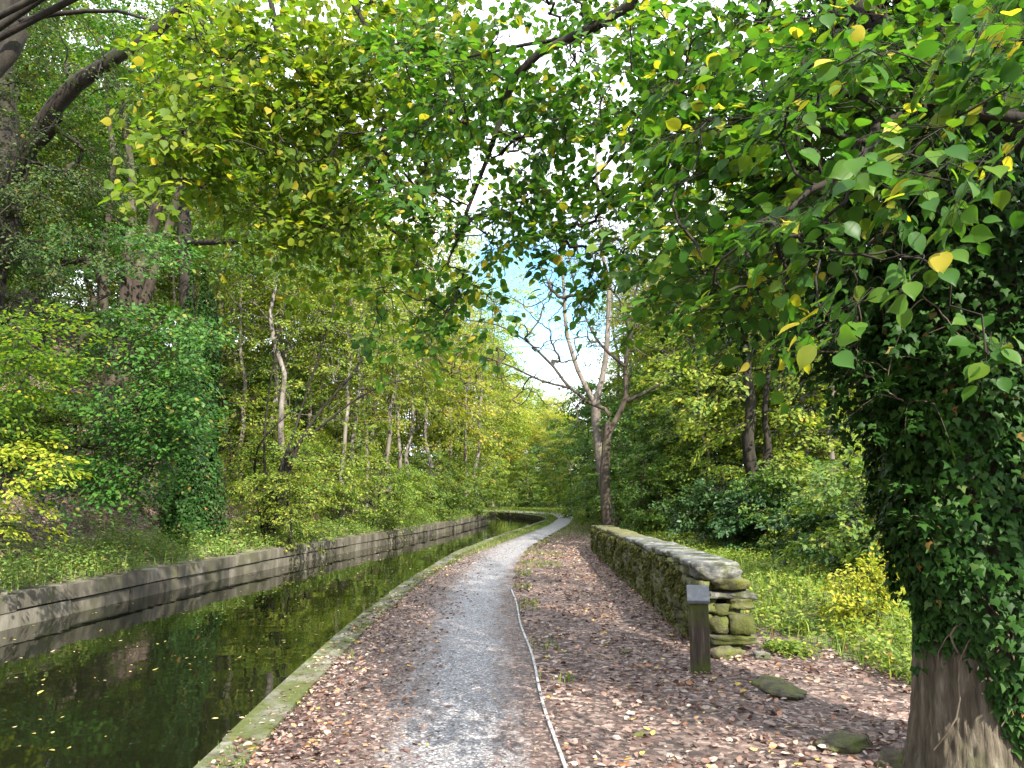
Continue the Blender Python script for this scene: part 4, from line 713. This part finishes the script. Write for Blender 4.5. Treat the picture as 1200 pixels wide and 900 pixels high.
att_r = blob_px(rng, (860, 60, 140, 90, 3.2, 5, 95), (850, 190, 110, 100, 3.0, 4.6, 85), (1050, 50, 150, 80, 2.6, 4, 75), (860, 320, 75, 55, 3.0, 4.2, 34), (960, 180, 120, 70, 2.7, 3.8, 40), (1150, 100, 80, 80, 2.4, 3.4, 22), (790, 340, 40, 50, 3.6, 4.6, 10))
root = empty('overhanging_lime_tree', b, 'leafy lime boughs hanging over the path from a trunk at the right', 'tree')
tm = MB()
for P_, R_ in tr: tubes(tm, P_, R_, 10)
bm_ = tm; lf = MB(); att = np.concatenate([att_c, att_r]); P, R, A, en = grow(rng, tr, att, .0028, .2, lift=.1, wob=.06)
tubes(bm_, P, R, 4)
D = unit(en * .6 + rng.normal(0, .5, A.shape) + [-.35, .1, -.25]); D[:, 2] *= .6
sprays(rng, lf, bm_, A - D * .1, D, .40, 19, .068, LEAF17, .35, tilt=.45, twr=.0018, spread=.42, lean=.9, petiole=.0008)
# big near leaves on the right
att = blob_px(rng, (940, 265, 60, 28, 2.3, 2.6, 7), (1040, 190, 70, 20, 2.1, 2.4, 6), (985, 360, 30, 25, 2.2, 2.5, 3), (1060, 320, 40, 25, 2.3, 2.7, 3), (1120, 190, 50, 50, 2.2, 2.8, 5), (1170, 410, 25, 35, 2.5, 3, 3), (1090, 60, 100, 50, 2.1, 2.8, 8), (930, 130, 60, 60, 2.3, 2.8, 7))
P, R, A, en = grow(rng, tr[-1:], att, .0025, .2, lift=.1, wob=.06); tubes(bm_, P, R, 4)
D = unit(en * .5 + [-.7, .05, -.2] + rng.normal(0, .25, A.shape))
sprays(rng, lf, bm_, A - D * .12, D, .3, 9, .074, LEAF17, .3, tilt=.3, twr=.0018, spread=.35, lean=.8, petiole=.0009)
bm_.build('trunk', M['darkbark'], root, b); lf.build('crown', M['lime'], root, b)

# ---- overhanging beech from the left bank
rng = np.random.default_rng(404); b = np.array([-7.9, 7.6, 0.0]); b[2] = float(H(b[0], b[1]))
tr = [trunk_line(rng, [b + [0, 0, -.4], b + [0, 0, 2.5], b + [.1, .1, 5], b + [.1, .2, 9]], .30, .14, 14, 1.4),
      trunk_line(rng, [b + [.2, .1, 3.6], W(0, 75, 7.8), W(18, 25, 7.8), W(24, -20, 7.7), W(40, -120, 7.6)], .10, .07, 12, 1),
      trunk_line(rng, [b + [.3, .1, 5], W(150, -60, 7.4), W(250, 50, 7.2), W(300, 120, 7.2), W(330, 165, 7.2)], .045, .015, 12, 1),
      trunk_line(rng, [b + [.3, .1, 5.2], W(240, -70, 7), W(330, 60, 6.8), W(380, 110, 6.8), W(440, 170, 6.8), W(520, 250, 6.8)], .042, .01, 14, 1),
      trunk_line(rng, [b + [.4, .1, 5.6], W(300, -120, 6.6), W(420, 20, 6.4), W(470, 90, 6.4), W(500, 200, 6.4)], .038, .01, 12, 1),
      trunk_line(rng, [W(18, 25, 7.8), W(80, 15, 7.6), W(140, 14, 7.4), W(200, 30, 7)], .04, .01, 10, 1)]
att = blob_px(rng, (330, 60, 190, 90, 5.6, 8, 180), (270, 120, 130, 90, 5.6, 7.6, 85), (390, 190, 120, 80, 5.8, 7.6, 100), (470, 90, 110, 100, 5.8, 7.6, 100), (200, 190, 80, 40, 5.5, 6.5, 26), (340, 250, 80, 40, 6, 7.4, 36), (430, 290, 70, 40, 6, 7, 18), (470, 400, 60, 40, 6, 7, 6))
root = empty('overhanging_beech_tree', b, 'bright green beech boughs reaching over the canal from the upper left', 'tree'); tm = MB()
for P_, R_ in tr: tubes(tm, P_, R_, 10)
bm_ = tm; lf = MB(); P, R, A, en = grow(rng, tr, att, .003, .25, lift=.1, wob=.06); tubes(bm_, P, R, 4)
D = unit(en * .6 + rng.normal(0, .5, A.shape) + [.45, -.1, -.2]); D[:, 2] *= .6
sprays(rng, lf, bm_, A - D * .12, D, .50, 22, .084, LEAF17, .35, tilt=.45, twr=.002, spread=.42, lean=.9, petiole=.0009)
bm_.build('trunk', M['darkbark'], root, b); lf.build('crown', M['hazel'], root, b)

# ------------------------------------------------------------------ leaf litter, herbs, grass
rng = np.random.default_rng(55)
def scatter(n, x0, x1, y0, y1, dens, ypow=1.0):
    y = y0 + (y1 - y0) * rng.uniform(0, 1, n) ** ypow; x = rng.uniform(x0, x1, n); k = rng.uniform(0, 1, n) < dens(x, y); return x[k], y[k]
pL = lambda y: np.interp(y, left[:170, 1], left[:170, 0]); pR = lambda y: np.interp(y, right[:170, 1], right[:170, 0])
def dens_right(x, y):
    wallx = np.interp(y, [WA[1], WB[1]], [WA[0], WB[0]]); lim = np.where((y > WA[1]) & (y < WB[1] + 1), wallx + .05, xE(y) + .1)
    d = np.where((x > pR(y) + .03) & (x < lim), 1., 0) * np.clip(.62 + .5 * hash_noise(x, y, 1.4, 4) + .45 * hash_noise(x, y, 4.5, 7) + .5 * np.exp(-(lim - x) / .22) + .4 * np.exp(-(x - pR(y)) / .12), .12, 1)
    return d * np.clip(1.25 - (y - 20) / 14, 0.0, 1)
lf = MB()
def lay(x, y, z, size, tpl=CURL, tilt=.35, narrow=1.0):
    n = len(x); a = rng.uniform(0, 2 * pi, n)
    leaves(lf, np.stack([x, y, z], 1), np.stack([np.cos(a), np.sin(a), rng.normal(0, .18, n)], 1), np.array([[0, 0, 1.]]) * rng.choice([1, 1, -1], n)[:, None] + rng.normal(0, tilt, (n, 3)), size, tpl, narrow)
x, y = scatter(46000, -.2, 6, 2.6, 28, dens_right, 1.7); lay(x, y, H(x, y) + rng.uniform(.004, .03, len(x)), rng.uniform(.024, .072, len(x)), tilt=.55)
dl_ = lambda x, y: np.clip(1.0 - (x - pL(y) - .05) / 1.15, 0, 1) ** 1.1 * (x > pL(y) - .12) * np.clip(1.3 - (y - 6) / 12, .05, 1)
x, y = scatter(42000, -2.2, .8, 2.6, 24, dl_, 1.6); lay(x, y, np.full(len(x), .028) + rng.uniform(0, .018, len(x)), rng.uniform(.018, .062, len(x)), tilt=.5)
dp_ = lambda x, y: ((x > pL(y)) & (x < pR(y))) * np.clip(1 - .55 * np.exp(-((x - pL(y) - .7 * (pR(y) - pL(y))) / .3) ** 2), .1, 1) * .8
x, y = scatter(14000, -2, 2, 2.6, 26, dp_, 1.6); lay(x, y, np.full(len(x), .034) + rng.uniform(0, .008, len(x)), rng.uniform(.010, .036, len(x)), tilt=.2)
x, y = scatter(1500, -.2, .6, 2.6, 12.5, lambda x, y: (np.abs(x - pR(y)) < .035) * 1., 1.3); lay(x, y, np.full(len(x), .030) + rng.uniform(0, .008, len(x)), rng.uniform(.02, .05, len(x)))
dk_ = lambda x, y: (x > xK(y)) * (x < xK(y) + .28) * np.clip((x - xK(y)) / .28, .1, 1)
x, y = scatter(9000, -2.2, 1, 2.6, 20, dk_, 1.5); lay(x, y, np.full(len(x), .052), rng.uniform(.015, .045, len(x)), tilt=.2)
db_ = lambda x, y: (x < xL(y) - .5) * .6
x, y = scatter(26000, -16, -3, 5, 30, db_, 1.2); lay(x, y, H(x, y) + rng.uniform(.01, .05, len(x)), rng.uniform(.04, .10, len(x)), tilt=.5)
tag(lf.build('leaf_litter', M['litter']), 'brown fallen leaves scattered over the path edges and banks', kind='stuff')
# floating leaves
lf = MB(); x, y = scatter(3200, -7, 1, 3, 34, lambda x, y: ((x > xL(y) + .05) & (x < xK(y) - .03)) * (.35 + .65 * (hash_noise(x, y, .9, 8) > .1)), 1.0)
lay(x, y, np.full(len(x), WZ + .004), rng.uniform(.015, .06, len(x)) * (rng.uniform(0, 1, len(x)) ** .7 + .35), LEAF6, .03)
tag(lf.build('floating_leaves', M['floating']), 'yellow and pale leaves floating on the dark canal', kind='stuff')
# herbs: low plants as rosettes of leaves
def herbs(mb, x, y, h, n, size, tpl=LEAF6, spread=.12):
    m = len(x); z = H(x, y); hh = h * rng.uniform(.4, 1.2, (m, 1)); t = rng.uniform(.1, 1, (m, n)); a = rng.uniform(0, 2 * pi, (m, n))
    r = spread * rng.uniform(.2, 1, (m, n)); ln = rng.normal(0, .25, (m, 1, 2)) * (hh * 1.0)[..., None]
    P = np.stack([x[:, None] + r * np.cos(a) + ln[..., 0] * t, y[:, None] + r * np.sin(a) + ln[..., 1] * t, z[:, None] + hh * t], -1)
    d = np.stack([np.cos(a), np.sin(a), rng.normal(.1, .35, (m, n))], -1); nr_ = np.array([0, 0, 1.]) + rng.normal(0, .35, (m, n, 3))
    leaves(mb, P.reshape(-1, 3), d.reshape(-1, 3), nr_.reshape(-1, 3), (size * rng.uniform(.5, 1.3, (m, n))).ravel(), tpl)
def blades(mb, x, y, h, z=None, wd=.006):
    n = len(x); z = H(x, y) if z is None else z; hh = h * rng.uniform(.4, 1.2, n); a = rng.uniform(0, 2 * pi, n); ln = rng.uniform(.1, .7, n) * hh
    bx = np.stack([np.cos(a + 1.57), np.sin(a + 1.57), 0 * a], 1) * wd; p0 = np.stack([x, y, z], 1); dx = np.stack([np.cos(a), np.sin(a), 0 * a], 1)
    p1 = p0 + dx * (ln * .35)[:, None] + np.array([0, 0, 1.]) * (hh * .6)[:, None]; p2 = p0 + dx * ln[:, None] + np.array([0, 0, 1.]) * (hh * (1 - .3 * ln / hh))[:, None]
    v = np.stack([p0 - bx, p0 + bx, p1 + bx * .8, p1 - bx * .8, p2], 1); i = np.arange(n)[:, None] * 5
    mb.add(v, q=i + np.array([[0, 1, 2, 3]]), t=i + np.array([[3, 2, 4]]))
lf = MB()
x, y = scatter(14000, -16, 0, 5, 46, lambda x, y: (x < xL(y) - .12) * np.clip(1.35 - (xL(y) - x) / 2.6, .10, 1) * (.45 + .55 * (hash_noise(x, y, 1.1, 6) > -.5)), 1.3)
herbs(lf, x, y, .46, 24, .075)
x, y = scatter(5200, -9, 0, 5, 46, lambda x, y: (x < xL(y) + .05) * (x > xL(y) - .55) * 1., 1.3); herbs(lf, x, y, .2, 16, .06)
x, y = scatter(34000, -11, 0, 6, 46, lambda x, y: (x < xL(y) - .2) * np.clip(1.3 - (xL(y) - x) / 2.2, 0, 1), 1.3); blades(lf, x, y, .30, wd=.007)
tag(lf.build('bank_undergrowth', M['bankherb']), 'low green herbs and ferns covering the left canal bank', kind='stuff')
lf = MB()
wallx = lambda y: np.interp(y, [0, WA[1] - 1.8, WA[1] - .4, WB[1], 30, 45], [9, 3.5, WA[0] + .75, WB[0] + .55, 3.5, 6])
x, y = scatter(9500, 2.2, 12, 5.5, 40, lambda x, y: (x > np.maximum(wallx(y), np.where(y < WA[1] + .5, xE(y), 0)) + .05) * np.clip(1.5 - (x - xE(y)) / 6, .1, 1), 1.6); herbs(lf, x, y, .24, 20, .06)
x, y = scatter(13000, 2.2, 9, 5.5, 40, lambda x, y: (x > np.maximum(wallx(y), np.where(y < WA[1] + .5, xE(y), 0)) - .02) * np.clip(1.3 - (x - xE(y)) / 4, 0, 1), 1.6); blades(lf, x, y, .30, wd=.006)
x, y = scatter(70, 2.9, 3.4, 7.4, 8.1, lambda x, y: np.ones_like(x)); herbs(lf, x * .55 + 1.05, y * .5 + 3.85, .12, 12, .05)
tag(lf.build('slope_herbage', M['herb']), 'bright green herbs and long grass on the slope right of the wall', kind='stuff')
lf = MB()
gk = lambda x, y: ((x > xK(y) + .2) & (x < pL(y) + .12)) * np.clip((y - 7) / 12, .06, 1) + ((x > xK(y) + .16) & (x < xK(y) + .42)) * (hash_noise(x, y, 1.3, 9) > .35) * .5 * (y < 18)
x, y = scatter(90000, -2.2, 4, 3, 50, gk, 1.0); blades(lf, x, y, .10, np.full(len(x), .01), .004)
gr_ = lambda x, y: ((x > pR(y) + .02) & (x < pR(y) + .32)) * (hash_noise(x * .3, y, 1.25, 2) > .35) * (y > 6.5) + ((x > pR(y)) & (x < pR(y) + 1.0)) * (y > 15) * (hash_noise(x, y, .8, 2) > .2) * .6 + ((x > pR(y) + .05) & (x < xE(y) + 1)) * np.clip((y - 24) / 8, 0, 1) * .8
x, y = scatter(90000, -.2, 8, 5, 52, gr_, 1.0); blades(lf, x, y, .10, np.full(len(x), -.005), .005)
x, y = scatter(30000, -12, 14, 46, 74, lambda x, y: (x > xK(y) + .3) * 1.); blades(lf, x, y, .16, np.maximum(H(x, y), -.02), .012)
kt = lambda x, y: ((x > xK(y) + .0) & (x < xK(y) + .29)) * (hash_noise(x, y, 3.6, 12) + .6 * hash_noise(x, y, 11, 4) > .25) * (.25 + .75 * np.clip((x - xK(y)) / .28, 0, 1) ** 2)
x, y = scatter(120000, -2.1, .2, 2.6, 22, kt, 1.4); blades(lf, x, y, .022, np.full(len(x), .036), .0028)
tag(lf.build('path_grass', M['grass']), 'short green grass along the kerb, the edging and the far verge', kind='stuff')
